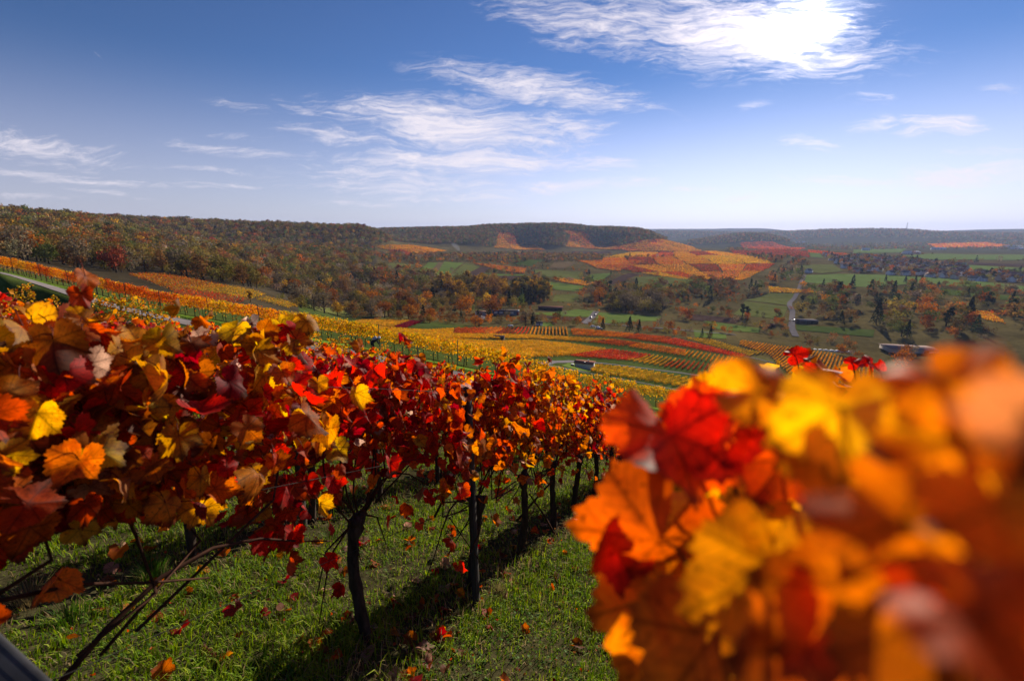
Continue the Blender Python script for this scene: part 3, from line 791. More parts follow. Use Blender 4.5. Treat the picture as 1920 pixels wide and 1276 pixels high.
def vine_proto(pal, nleaf, lod, seed, top=1.9, low=1.0, trunk_h=.78, size=(.058, .088), hang=10, lean=.0, thick=.24, along=.62, ncane=9):
    """meshes of a vine in row coordinates: x along the row (downhill), y across, z up from its foot"""
    global rnd, rng
    rnd = random.Random(seed); rng = np.random.default_rng(seed)
    wood = MB()
    n = 16 if lod >= 2 else 6
    pts = [np.array([lean * t * trunk_h + .03 * math.sin(3 * t + seed), .03 * math.sin(4 * t + 2 * seed), -.12 + (trunk_h + .12) * t]) for t in np.linspace(0, 1, n)]
    rad = np.linspace(.038, .028, n); rad[-2:] = .044, .038
    wood.tube(pts, rad, 11 if lod >= 2 else 6, 0, wob=.34)
    hx = pts[-1][0]
    if lod >= 2:
        for q in range(4):   # knobs of the head
            a = rnd.uniform(0, 6.28); e = pts[-1] + np.array([math.cos(a) * .07, math.sin(a) * .05, rnd.uniform(-.03, .06)])
            wood.tube([pts[-1] + np.array([0, 0, -.02]), (pts[-1] + e) / 2, e], [.035, .032, .018], 7, 0, wob=.25)
    canes = MB()
    # the arched fruiting cane tied down along the wire
    for sgn in ((1,) if seed % 2 else (1, -1)):
        arc = [np.array([hx + sgn * along * 1.1 * t, .02 * math.sin(5 * t), trunk_h - .02 + .22 * math.sin(math.pi * min(1, t * 1.05)) - .16 * t + SLOPE_S * sgn * along * 1.1 * t * .0]) for t in np.linspace(0, 1, 7)]
        canes.tube(arc, np.linspace(.010, .003, 7), 6, 0)
    cp = cane_paths(ncane if lod >= 2 else 6, trunk_h + .08, along, top, thick * .5)
    for c in cp: canes.tube(c + np.array([hx, 0, 0]), [.006, .0055, .005, .004, .0025], 5, 0)
    for q in range(hang // 3):
        a = rnd.uniform(-.4, .4)
        canes.tube([(hx + a * .2, 0, trunk_h), (hx + a * .6, rnd.uniform(-.15, .15), trunk_h - .1), (hx + a, rnd.uniform(-.25, .25), trunk_h - rnd.uniform(.25, .45))], [.007, .005, .003], 5, 0)
    # leaves sit around the canes, thinning below the wire
    t = rng.beta(1.5, 1.25, nleaf)
    u = rng.uniform(-along, along, nleaf)
    z = low + (top - low) * t
    lat = rng.normal(0, thick * .5, nleaf) * (.6 + .5 * np.sin(np.pi * np.clip(t, .05, 1)))
    z += .06 * np.sin(u * 5 + seed) - .12 * np.abs(lat)
    k = int(nleaf * (.014 if nleaf > 300 else .03)); z[:k] = top + rng.uniform(.0, .05, k); lat[:k] *= .4
    z[k:k + hang] = rng.uniform(.45, low, hang)
    pos = np.stack([u + hx, lat, z], -1)
    side = np.where(lat >= 0, 1, -1)
    nrm = np.stack([rng.normal(0, .55, nleaf), side * (.75 + rng.normal(0, .35, nleaf)), rng.normal(.30, .45, nleaf)], -1)
    tip = np.stack([rng.normal(0, .5, nleaf), side * .25 + rng.normal(0, .35, nleaf), -1 + rng.normal(0, .45, nleaf)], -1)
    sz = rng.uniform(*size, nleaf)
    sz[:k] *= .65
    col = pick(pal, nleaf)
    fol = leaves(lod, pos, nrm, tip, sz, col)
    if lod >= 2:      # leaf stalks
        st = MB()
        for p, zz in zip(pos, tip):
            d = np.array([rnd.uniform(-.03, .03), -np.sign(p[1]) * .05, rnd.uniform(.0, .05)])
            st.tube([p, p + d * .5 + np.array([0, 0, .012]), p + d], [.0013, .0015, .0018], 3, 0, cap=False)
        fv = np.vstack(st.V)
        fol = merge([fol, (fv, np.array(st.C), np.array(st.I), np.tile(np.array([[.20, .04, .02]]), (len(fv), 1)), np.full((len(fv), 2), .3))])
    return wood, canes, fol

def vine_meshes(*a, mat=None, **k):
    wood, canes, fol = vine_proto(*a, **k)
    lod = a[2]
    return (wood.mesh('vine_trunk', [M_BARK], True), canes.mesh('vine_cane', [M_CANE], True),
            make_mesh('vine_foliage', fol[0], fol[1], fol[2], [mat or (M_LEAF if lod >= 2 else M_LEAFMID)], fol[3], fol[4], smooth=lod >= 2))

def plant(meshes, x, y, label, group, rz=None, sc=1.0, name='grapevine'):
    o = thing(name, (x, y, float(H(x, y))), label, 'grapevine', group)
    o.rotation_euler = (0, 0, math.pi / 2 - RAZ if rz is None else rz)
    o.scale = (sc, sc, sc)
    for nm, me in zip(('trunk', 'cane', 'foliage'), meshes): put(nm, me, o)
    return o
ORD = ['first', 'second', 'third', 'fourth', 'fifth', 'sixth', 'seventh', 'eighth', 'ninth', 'tenth', 'eleventh', 'twelfth', 'thirteenth', 'fourteenth', 'fifteenth', 'sixteenth', 'seventeenth', 'eighteenth', 'nineteenth', 'twentieth'] + ['%d%s' % (n, {1: 'st', 2: 'nd', 3: 'rd'}.get(n % 10, 'th')) for n in range(21, 400)]

# the edge of the near vineyard: a line of world points along the road
ROADPX = [(-60, 497), (0, 505), (150, 541), (300, 583), (470, 616), (640, 645), (900, 695), (1100, 738), (1300, 778), (1500, 812), (1700, 838)]
def key_curve(k, pxs):
    out = []
    for px in pxs:
        az = math.atan2(px - 960, 877)
        a = [math.atan2(*ray(p[0], p[1])[:2]) for p in KEYS[k]]
        r = math.exp(np.interp(az, a, [math.log(p[2]) for p in KEYS[k]]))
        out.append((r * math.sin(az), r * math.cos(az)))
    return np.array(out)
HEDGE = key_curve(0, list(range(-300, 1900, 60)))
def offset_line(line, d):
    """moves a line d metres towards the camera"""
    T = np.gradient(line, axis=0); T /= np.linalg.norm(T, axis=1)[:, None]
    Nn = np.stack([T[:, 1], -T[:, 0]], -1)
    Nn *= np.sign(np.sum(Nn * -line, 1))[:, None]
    return line + Nn * d
def dist_to_line(x, y, line):
    p = np.array([x, y]); d = 1e9
    for a, b in zip(line[:-1], line[1:]):
        ab = b - a; t = np.clip(np.dot(p - a, ab) / np.dot(ab, ab), 0, 1)
        d = min(d, np.linalg.norm(p - a - t * ab))
    return d
def along_end(off):
    """how far downhill a row runs before it meets the road"""
    s = 6.0
    while s < 90:
        x, y = row_xy(s, off)
        if dist_to_line(x, y, HEDGE) < 6.5: return s
        s += .5
    return s

strip('path', offset_line(HEDGE, 3.9), 1.9, M_CONC, .05)
VERGE = plain_mat('verge_grass', (.10, .19, .02), (.20, .31, .05), 1.2, 1.0, .0, coord='Object', detail=8, bump=.8, bscale=6)
strip('grass_verge', offset_line(HEDGE, 1.7), 2.2, VERGE, .045)

# ------------------------------------------------------------------ the front row, vine by vine
GROUP1 = 'vines of the front row left of the camera'
FRONT = [(-1.0, 'gold', 'golden brown'), (-.2, 'gold', 'golden and rust brown'), (.36, 'mixed', 'gold and scarlet'), (None, 'crimson', 'crimson'), (2.72, 'redorange', 'scarlet and orange'), (3.62, 'orange', 'amber orange'), (4.53, 'orange', 'orange'), (5.5, 'redorange', 'orange red'), (6.5, 'redorange', 'red')]
FLAB = ['golden brown grapevine beside the camera, half outside the left edge of the photo', 'golden brown grapevine with big spotted leaves at the left edge of the photo',
        'gold and scarlet grapevine between the big golden leaves and the gnarled trunk', 'crimson grapevine on the thick gnarled trunk left of the tall wooden post',
        'scarlet and orange grapevine tied against the tall wooden post', 'amber orange grapevine just downhill of the tall wooden post', 'orange grapevine with a slender trunk and leaning stick, right of the post',
        'orange red grapevine second downhill from the leaning stick', 'red grapevine third downhill from the leaning stick']
for k, (s, pal, _) in enumerate(FRONT):
    near = k < 6
    ms = vine_meshes(pal, (430, 640, 720, 520, 400, 340, 310, 300, 300)[k], 3 if k < 4 else 2, 100 + k, size=(.040, .080) if k < 3 else (.040, .076), hang=(6, 6, 4)[k] if k < 3 else 12, low=(1.0, 1.05, 1.17)[k] if k < 3 else 1.03, top=(1.40, 1.66, 1.76, 1.76, 1.82, 1.78, 1.72, 1.70, 1.72)[k], lean=(.10 if k == 3 else .02), trunk_h=.80, along=.9 if k in (1, 2) else .66, ncane=(3, 3, 3)[k] if k < 3 else 9)
    if s is None: x, y = -.93, 2.30
    else: x, y = row_xy(s, -1.58)
    plant(ms, x, y, FLAB[k], GROUP1)

MIDP = {p: [vine_meshes(p, 310, 1, 300 + 10 * i + j, size=(.044, .078), thick=.3) for j in range(3)] for i, p in enumerate(('crimson', 'redorange', 'orange', 'mixed', 'gold'))}
FARP = {p: [vine_meshes(p, 300, 0, 500 + 10 * i + j, size=(.052, .082), thick=.32) for j in range(3)] for i, p in enumerate(('redorange', 'orange', 'yellow', 'amber'))}
rnd = random.Random(5); rng = np.random.default_rng(5)

def row_of_vines(off, s0, s1, pals, rowname, lab, step=1.05, lodsw=15):
    s, n = s0, 0
    while s < s1:
        x, y = row_xy(s + rnd.uniform(-.08, .08), off + rnd.uniform(-.04, .04))
        px, py, dep = project(x, y, float(H(x, y)) + 1.9)
        if dep > .3 and -260 < px < 2150:
            f = (s - s0) / max(1e-3, s1 - s0)
            pal = pals[min(len(pals) - 1, int(f * len(pals) + rnd.uniform(-.35, .35)))] if len(pals) > 1 else pals[0]
            P = MIDP if (math.hypot(x, y) < lodsw and pal in MIDP) else FARP
            if pal not in P: P = FARP if pal in FARP else MIDP
            n += 1
            plant(rnd.choice(P[pal]), x, y, '%s grapevine, %s going downhill in the %s' % ({'crimson': 'crimson', 'redorange': 'orange red', 'orange': 'orange', 'mixed': 'red and gold', 'gold': 'golden', 'yellow': 'yellow', 'amber': 'amber'}[pal], ORD[n - 1], lab), rowname, sc=rnd.uniform(.94, 1.04) * (min(.95, .84 + .02 * s) if off < -2 else (.92 if off < 0 else 1.0)))
        s += step
row_of_vines(-1.58, 7.55, along_end(-1.58), ['redorange', 'crimson', 'redorange', 'redorange', 'crimson', 'redorange'], GROUP1, 'far stretch of the front row', lodsw=16)
row_of_vines(-3.53, .7, along_end(-3.53), ['mixed', 'redorange', 'orange', 'redorange'], 'vines of the second row', 'second row')
row_of_vines(-5.48, 1.2, along_end(-5.48), ['mixed', 'redorange', 'orange', 'redorange'], 'vines of the third row', 'third row')
row_of_vines(-7.43, 2.0, 26, ['mixed', 'orange', 'redorange'], 'vines of the fourth row', 'fourth row')
row_of_vines(-9.38, 3.0, 24, ['redorange', 'orange'], 'vines of the fifth row', 'fifth row')
row_of_vines(.42, 1.75, along_end(.42), ['orange', 'redorange', 'orange'], 'vines of the row right of the camera', 'right-hand row')
row_of_vines(2.37, 2.2, 24, ['crimson', 'redorange', 'orange'], 'vines of the second row to the right', 'second right-hand row')

# ------------------------------------------------------------------ whole rows seen as one strip of leaves
STEM = (.06, .04, .025)
def row_mesh(line, pal, per_m, q, h0, h1, thick, stems=True, tint=None, origin=None):
    """one vine row along world points: leaf clumps plus dark stems, one mesh"""
    line = np.asarray(line, float)
    seg = np.linalg.norm(np.diff(line, axis=0), axis=1); tot = seg.sum()
    per_m, q = per_m * 1.6, q * .76
    n = max(4, int(tot * per_m))
    cum = np.concatenate([[0], np.cumsum(seg)])
    t = rng.uniform(0, tot, n)
    x, y = np.interp(t, cum, line[:, 0]), np.interp(t, cum, line[:, 1])
    d = (line[-1] - line[0]) / (np.linalg.norm(line[-1] - line[0]) + 1e-9)
    nn = np.array([d[1], -d[0]])
    gap = .5 + .5 * np.sin(t * 5.7) * np.sin(t * 2.3 + 1)
    z = h0 + (h1 - h0) * rng.beta(1.3, 1.1, n) * (.82 + .18 * gap)
    lat = rng.normal(0, thick * .45, n)
    x, y = x + nn[0] * lat, y + nn[1] * lat
    o0 = np.array([line[0][0], line[0][1], float(H(*line[0]))]) if origin is None else origin
    pos = np.stack([x, y, H(x, y) + z], -1) - o0
    nrm = rng.normal(0, 1, (n, 3)); nrm[:, :2] += nn * np.sign(lat)[:, None] * .8
    tip = rng.normal(0, .6, (n, 3)); tip[:, 2] -= .8
    col = pick(pal, n) * rng.uniform(.92, 1.32) * (1 + .22 * np.sin(t * .37 + rng.uniform(0, 6)) * np.sin(t * .11))[:, None]
    if tint is not None: col = col * tint
    fol = leaves(0, pos, nrm, tip, rng.uniform(.7, 1.2, n) * q, col, edge=0)
    V, C, I, K = fol[0], fol[1], fol[2], fol[3]
    midx = np.zeros(len(C), int)
    if stems:
        m = max(2, int(tot / 1.2)); tt = np.linspace(0, tot, m)
        sx, sy = np.interp(tt, cum, line[:, 0]), np.interp(tt, cum, line[:, 1])
        sz = H(sx, sy)
        w = .035
        b = []
        for a in (-1, 1): b.append(np.stack([sx + d[0] * w * a, sy + d[1] * w * a, sz - .1], -1))
        for a in (1, -1): b.append(np.stack([sx + d[0] * w * a, sy + d[1] * w * a, sz + h0 + .35], -1))
        for a in (-1, 1): b.append(np.stack([sx + nn[0] * w * a, sy + nn[1] * w * a, sz - .1], -1))
        for a in (1, -1): b.append(np.stack([sx + nn[0] * w * a, sy + nn[1] * w * a, sz + h0 + .35], -1))
        B = np.stack(b, 1).reshape(-1, 3) - o0
        wz = H(line[:, 0], line[:, 1]) + h0 + .2
        W1 = np.column_stack([line, wz - .008]) - o0; W2 = np.column_stack([line, wz + .008]) - o0
        wq = np.stack([W1[:-1], W1[1:], W2[1:], W2[:-1]], 1).reshape(-1, 3)
        B = np.vstack([B, wq])
        n0 = len(V)
        I2 = np.arange(len(B)) + n0
        V = np.vstack([V, B]); K = np.vstack([K, np.ones((len(B), 3))]); C = np.concatenate([C, np.full(len(B) // 4, 4)]); I = np.concatenate([I, I2])
        midx = np.concatenate([midx, np.ones(len(B) // 4, int)])
    return make_mesh('vine_row', V, C, I, [M_ROW, M_TRUNK], K, None, midx), o0

# rows beyond the fifth, red near by and yellow towards the road
n_row = 0
off = -11.33
while off > -64:
    s0 = max(0, -off * .28); s1 = along_end(off)
    redd = off > -15
    line = [row_xy(s, off) for s in np.arange(s0, s1, 1.0)]
    if len(line) > 3:
        r = -off
        me, o0 = row_mesh(line, 'redorange' if redd else 'yellow', 70 if r < 25 else 34, .12 if r < 25 else .17, .95, 1.95, .35)
        n_row += 1
        tag(put('vine_row', me, None, o0), '%s vine row above the concrete path, %s row left of the front vines' % ('red and orange' if redd else 'yellow green', ORD[n_row + 4]), 'vine row', 'vine rows between the front vines and the path')
    off -= 1.95
n_row = 0
for off in (4.32, 6.27, 8.22, 10.17, 12.1, 14.1, 16, 18, 20, 22, 24):
    line = [row_xy(s, off) for s in np.arange(3.0, along_end(off), 1.0)]
    me, o0 = row_mesh(line, 'orange' if off < 9 else 'yellow', 50, .13, .95, 1.95, .35); n_row += 1
    tag(put('vine_row', me, None, o0), '%s vine row on the slope behind the blurred leaves, %s right-hand row' % ('orange' if off < 9 else 'yellow', ORD[n_row + 1]), 'vine row', 'vine rows right of the camera')

# the long yellow row beyond the path, vine by vine
def hedge_vines():
    L_ = HEDGE; seg = np.linalg.norm(np.diff(L_, axis=0), axis=1); cum = np.concatenate([[0], np.cumsum(seg)])
    d, n = 0.0, 0
    P = {p: [vine_meshes(p, 430, 0, 700 + 10 * i + j, size=(.055, .085), thick=.42, along=.66, top=2.05, low=.95, mat=M_LEAFMID) for j in range(3)] for i, p in enumerate(('yellowgreen', 'rust', 'amber'))}
    P['yellow'] = P['yellowgreen']
    while d < cum[-1]:
        x, y = np.interp(d, cum, L_[:, 0]), np.interp(d, cum, L_[:, 1])
        px, py, dep = project(x, y, float(H(x, y)) + 1)
        k = min(len(L_) - 2, max(0, np.searchsorted(cum, d) - 1)); v = L_[k + 1] - L_[k]
        if -60 < px < 1960:
            red = 70 < px < 330 and rnd.random() < .85
            pal = 'rust' if red else ('amber' if (px < 520 and rnd.random() < .6) else 'yellow')
            n += 1
            plant(rnd.choice(P[pal]), x, y, '%s grapevine beyond the path, %s from the left in the long roadside row' % ({'rust': 'rusty red', 'amber': 'amber', 'yellow': 'yellow'}[pal], ORD[n - 1]), 'vines of the long roadside row', rz=math.atan2(v[1], v[0]), sc=rnd.uniform(.84, 1.02) * (.92 if px > 950 else 1.0))
        d += 1.22
hedge_vines()
for i, dd in enumerate((-2.4,)):
    line = offset_line(HEDGE, dd)
    keep = [p for p in line if -60 < project(p[0], p[1], float(H(*p)))[0] < (1010, 930, 880)[i]]
    me, o0 = row_mesh(keep, 'yellow', 45, .17, .8, 2.0, .5)
    tag(put('vine_row', me, None, o0), 'long yellow vine row, %s one behind the roadside row' % ORD[i], 'vine row', 'yellow rows behind the roadside row')

# ------------------------------------------------------------------ the vineyards in the middle distance, row by row
def P4(*p): return list(p)
BLOCKS = [  # polygon in the photograph (foliage), palette, words
    (P4((653, 605), (678, 599), (772, 600), (735, 612)), 'yellow', 'bright yellow vine row in the block beside the purple one'),
    (P4((735, 612), (772, 600), (798, 600), (760, 614)), 'purple', 'dark purple vine row in the small purple block'),
    (P4((655, 610), (800, 618), (853, 614), (850, 625), (700, 621)), 'yellow', 'yellow vine row in the flat strip below the wood'),
    (P4((853, 614), (920, 613), (903, 624), (850, 625)), 'rust', 'rusty vine row at the left end of the striped block'),
    (P4((920, 613), (947, 612), (928, 625), (903, 624)), 'orange', 'orange vine row of the striped block'),
    (P4((947, 612), (968, 613), (963, 625), (928, 625)), 'brown', 'dark brown vine row in the striped block'),
    (P4((968, 613), (996, 612), (990, 625), (963, 625)), 'crimson', 'bright red vine row in the striped block'),
    (P4((996, 612), (1063, 613), (1069, 627), (990, 625)), 'amber', 'amber vine row of the striped block'),
    (P4((1068, 614), (1190, 625), (1170, 632), (1075, 627)), 'orange', 'orange vine row below the garden hedge'),
    (P4((1162, 632), (1195, 625), (1262, 632), (1237, 641)), 'rust', 'red orange vine row below the gardens'),
    (P4((1235, 640), (1265, 633), (1402, 666), (1390, 670), (1300, 652)), 'crimson', 'dark red vine row beside the narrow grey lane'),
    (P4((1277, 631), (1332, 635), (1400, 655), (1437, 660), (1405, 666)), 'yellowgreen', 'olive yellow vine row beyond the narrow grey lane'),
    (P4((1390, 637), (1480, 650), (1560, 662), (1640, 690), (1640, 760), (1480, 700), (1440, 662), (1385, 645)), 'amber', 'amber vine row between the lane and blurred leaves'),
    (P4((700, 621), (850, 625), (1000, 627), (1150, 635), (1100, 640), (1000, 633), (850, 633), (740, 630)), 'yellow', 'yellow vine row in the thin band above the grey hut roof'),
    (P4((1100, 640), (1150, 635), (1202, 642), (1172, 648)), 'rust', 'red orange vine row in the middle band'),
    (P4((1172, 648), (1202, 642), (1287, 655), (1282, 666)), 'orange', 'orange brown vine row in the middle band'),
    (P4((1280, 665), (1288, 655), (1384, 671), (1372, 687)), 'amber', 'amber vine row at the right end of the middle band'),
    (P4((740, 631), (920, 639), (1000, 637), (1062, 642), (1142, 653), (1067, 665), (1000, 667), (850, 668), (760, 640)), 'yellow', 'golden vine row in the large block by the hut'),
    (P4((1067, 665), (1142, 653), (1222, 664), (1178, 674)), 'crimson', 'red vine row in the block above the white hut'),
    (P4((1178, 674), (1222, 664), (1272, 672), (1240, 685)), 'yellow', 'bright yellow vine row between the red and the brown block'),
    (P4((1240, 685), (1272, 672), (1336, 682), (1318, 694)), 'rust', 'brown red vine row above the upper track'),
    (P4((1318, 694), (1336, 682), (1370, 688), (1352, 702)), 'orange', 'orange vine row at the upper track end'),
    (P4((1112, 682), (1175, 687), (1362, 719), (1500, 745), (1500, 775), (1325, 733), (1250, 718), (1107, 694)), 'yellowgreen', 'yellow green vine row between the two tracks'),
]
def middle_vineyards():
    runs = []
    STRIPED = {3, 4, 5, 6, 7}
    LANES = {16, 19, 20, 21, 22}
    for az2, sp, only in ((math.radians(38), 2.15, 0), (math.radians(5), 2.6, 1), (math.radians(29), 2.5, 2)):
        d = np.array([math.sin(az2), math.cos(az2)]); nn = np.array([math.cos(az2), -math.sin(az2)])
        for off in np.arange(-360, 190, sp):
            s = np.arange(60, 560, 1.0)
            x, y = d[0] * s + nn[0] * off, d[1] * s + nn[1] * off
            r = np.hypot(x, y)
            px, py, dep = project(x, y, H(x, y) + 1.2)
            ok = (r > 60) & (r < 470) & (dep > 20)
            lab = np.full(len(s), -1)
            for bi, (poly, pal, lb) in enumerate(BLOCKS):
                if (1 if bi in STRIPED else (2 if bi in LANES else 0)) != only: continue
                lab[(lab < 0) & ok & in_poly(px, py, poly)] = bi
            k = 0
            while k < len(s):
                if lab[k] < 0: k += 1; continue
                e = k
                while e + 1 < len(s) and lab[e + 1] == lab[k]: e += 1
                if e - k >= 4:
                    hid = px[(k + e) // 2] > 1400
                    runs.append((lab[k], np.stack([x[k:e + 1], y[k:e + 1]], -1), float(r[k:e + 1].mean()), (e - k) / r[k:e + 1].mean() * (.1 if hid else 1)))
                k = e + 1
    runs.sort(key=lambda t: -t[3])
    big, rest = runs[:300], runs[300:]
    big.sort(key=lambda t: (t[0], t[1][:, 0].mean()))
    cnt = {}
    for (b, line, r, w) in big:
        cnt[b] = cnt.get(b, 0) + 1
        q = .16 + r * .0005
        me, o0 = row_mesh(line, BLOCKS[b][1], 30 if r < 200 else 20, q, .65, 1.75, .22 if b in (16, 19, 20, 21, 22) else .34)
        tag(put('vine_row', me, None, o0), '%s, %s from the left' % (BLOCKS[b][2], ORD[cnt[b] - 1]), 'vine row', BLOCKS[b][2].split(' vine row')[0] + ' rows on the lower slope')
    by = {}
    for (b, line, r, w) in rest: by.setdefault(b, []).append((line, r))
    for b, ls in by.items():
        parts = []
        V, C, I, K, MI = [], [], [], [], []; nv = 0
        o0 = np.array([ls[0][0][0][0], ls[0][0][0][1], float(H(*ls[0][0][0]))])
        first = None
        for line, r in ls:
            me, _ = row_mesh(line, BLOCKS[b][1], 17, .16 + r * .0005, .75, 1.7, .38, origin=o0)
            n = len(me.vertices); co = np.zeros(n * 3, np.float32); me.vertices.foreach_get('co', co)
            li = np.zeros(len(me.loops), np.int32); me.loops.foreach_get('vertex_index', li)
            ct = np.zeros(len(me.polygons), np.int32); me.polygons.foreach_get('loop_total', ct)
            mi = np.zeros(len(me.polygons), np.int32); me.polygons.foreach_get('material_index', mi)
            cc = np.zeros(n * 4, np.float32); me.color_attributes['Col'].data.foreach_get('color', cc)
            V.append(co.reshape(-1, 3)); I.append(li + nv); C.append(ct); MI.append(mi); K.append(cc.reshape(-1, 4)[:, :3]); nv += n
            bpy.data.meshes.remove(me)
        me = make_mesh('vine_rows', np.vstack(V), np.concatenate(C), np.concatenate(I), [M_ROW, M_TRUNK], np.vstack(K), None, np.concatenate(MI))
        tag(put('vineyard', me, None, o0), 'short further rows: ' + BLOCKS[b][2], 'vineyard', kind='stuff')
    print('MIDDLE ROWS', len(runs))
middle_vineyards()

def pline(pts, lift=0): return [hit(px, py, lift)[:2] for px, py in pts]
strip('track', pline([(1012, 682), (1035, 678), (1075, 677), (1120, 680), (1190, 688), (1280, 699), (1360, 711), (1480, 730)]), 3.0, M_ASPH, .12)
strip('track', pline([(1012, 682), (1035, 686), (1058, 690), (1100, 698), (1150, 708), (1220, 721), (1320, 741), (1420, 762)]), 3.0, M_ASPH, .10)
strip('lane', pline([(1262, 633), (1280, 638), (1330, 651), (1402, 669), (1450, 680)]), 2.6, M_ASPH, .2)
strip('country_road', pline([(1511, 516), (1506, 522), (1502, 528), (1500, 536), (1497, 546), (1490, 558), (1481, 567), (1480, 573), (1486, 584), (1485, 600), (1484, 615), (1492, 631)]), 5.5, M_ASPH, .6)
strip('country_road', pline([(1096, 607), (1104, 600), (1111, 594), (1118, 584)]), 6.5, M_ASPH, .5)
strip('country_road', pline([(1112, 604), (1150, 609), (1200, 613), (1260, 617), (1320, 623), (1380, 628)]), 4.0, M_ASPH, .45)

# ------------------------------------------------------------------ far vineyards: too many rows to count
FARV = []
def farv(poly, pal, words): FARV.append((poly, pal, words))
farv([(887, 493), (987, 503), (983, 512), (940, 507)], 'orange', 'orange vineyard on the hillside among the meadows')
farv([(1035, 522), (1073, 522), (1117, 530), (1100, 535), (1053, 528)], 'amber', 'amber vineyard tongue below the scattered trees')
farv([(1083, 488), (1160, 487), (1207, 490), (1160, 508), (1120, 503)], 'orange', 'orange vineyard left of the large patchwork')
farv([(1387, 455), (1447, 453), (1510, 465), (1497, 468), (1423, 467)], 'rust', 'red vineyard on the small hill in the haze')
farv([(1368, 470), (1447, 469), (1513, 471), (1517, 482), (1380, 477)], 'brown', 'dark brown vineyard on the rise left of the village')
farv([(1515, 469), (1590, 476), (1590, 480), (1515, 473)], 'rust', 'thin red vineyard above the village')
farv([(1440, 537), (1543, 548), (1493, 549), (1443, 548)], 'yellow', 'yellow striped vineyard left of the bend in the road')
farv([(1657, 563), (1730, 568), (1727, 577), (1677, 575)], 'yellowgreen', 'olive vineyard among the trees right of the road')
farv([(1813, 581), (1857, 584), (1885, 606), (1847, 599)], 'amber', 'golden vineyard at the right edge among trees')
farv([(1853, 580), (1890, 583), (1887, 590), (1860, 589)], 'orange', 'small orange vineyard at the right edge')
farv([(240, 514), (300, 513), (430, 537), (330, 545)], 'orange', 'orange vineyard left of the bright yellow one, under the wood')
farv([(345, 541), (400, 534), (500, 552), (470, 560)], 'yellow', 'bright yellow vineyard beyond the roadside row')
farv([(320, 546), (345, 541), (470, 561), (440, 566), (370, 560)], 'crimson', 'dark red vineyard stripe beyond the roadside row')
farv([(480, 560), (500, 556), (562, 572), (540, 576)], 'yellow', 'small yellow vineyard tip beside the trees')
farv([(1740, 458), (1850, 455), (1900, 462), (1760, 465)], 'orange', 'faint orange vineyards at the foot of the far range')
# the large patchwork right of the middle
cornersP = np.array([[(1140, 474), (1365, 471)], [(1090, 494), (1215, 512)], [(1290, 524), (1385, 527)]], float)
edgeL = [(1180, 473), (1130, 484), (1125, 497), (1200, 511), (1285, 524)]
edgeR = [(1345, 471), (1395, 478), (1455, 495), (1430, 508), (1390, 526)]
pals = ['orange', 'amber', 'rust', 'yellow', 'orange', 'amber', 'orange', 'brown', 'amber']
pq = random.Random(3)
for i in range(4):
    nc = 6
    for j in range(nc):
        def lerp(a, b, t): return (a[0] + (b[0] - a[0]) * t, a[1] + (b[1] - a[1]) * t)
        a, b = lerp(edgeL[i], edgeR[i], (j + .03) / nc), lerp(edgeL[i], edgeR[i], (j + .97) / nc)
        c, d = lerp(edgeL[i + 1], edgeR[i + 1], (j + .97) / nc), lerp(edgeL[i + 1], edgeR[i + 1], (j + .03) / nc)
        farv([a, b, lerp(c, b, .06), lerp(d, a, .06)], pq.choice(pals), '%s vineyard patch, %s from the left in the %s band of the patchwork' % ('%s', ORD[j], ORD[i]))
def parcels(eL, eR, nc, pals, words):
    for i in range(len(eL) - 1):
        for j in range(nc):
            def lerp(a, b, t): return (a[0] + (b[0] - a[0]) * t, a[1] + (b[1] - a[1]) * t)
            a, b = lerp(eL[i], eR[i], j / nc), lerp(eL[i], eR[i], (j + .97) / nc)
            c, d = lerp(eL[i + 1], eR[i + 1], (j + .97) / nc), lerp(eL[i + 1], eR[i + 1], j / nc)
            farv([a, b, lerp(c, b, .04), lerp(d, a, .04)], pq.choice(pals), '%s vineyard parcel ' + '%s, band %s, %s from left' % (words, ORD[i], ORD[j]))
parcels([(936, 436), (931, 447), (932, 456), (926, 465)], [(955, 436), (978, 447), (1000, 459), (1026, 470)], 3, ['amber', 'orange', 'rust', 'amber'], 'in the left cut of the ridge')
parcels([(1054, 431), (1068, 441), (1066, 452), (1060, 463)], [(1092, 434), (1118, 446), (1150, 457), (1182, 470)], 4, ['rust', 'orange', 'amber', 'orange'], 'on the nose of the ridge')
parcels([(1208, 449), (1180, 456), (1150, 464), (1182, 471)], [(1242, 448), (1268, 455), (1296, 462), (1318, 471)], 5, ['amber', 'orange', 'amber', 'brown'], 'under the ridge end')
parcels([(697, 461), (728, 469), (763, 480)], [(768, 459), (805, 464), (840, 470)], 3, ['amber', 'orange', 'rust', 'amber'], 'in the saddle below the ridge')
PWORD = {'orange': 'orange', 'amber': 'amber', 'rust': 'rusty red', 'yellow': 'yellow', 'brown': 'brown', 'crimson': 'dark red', 'yellowgreen': 'olive'}
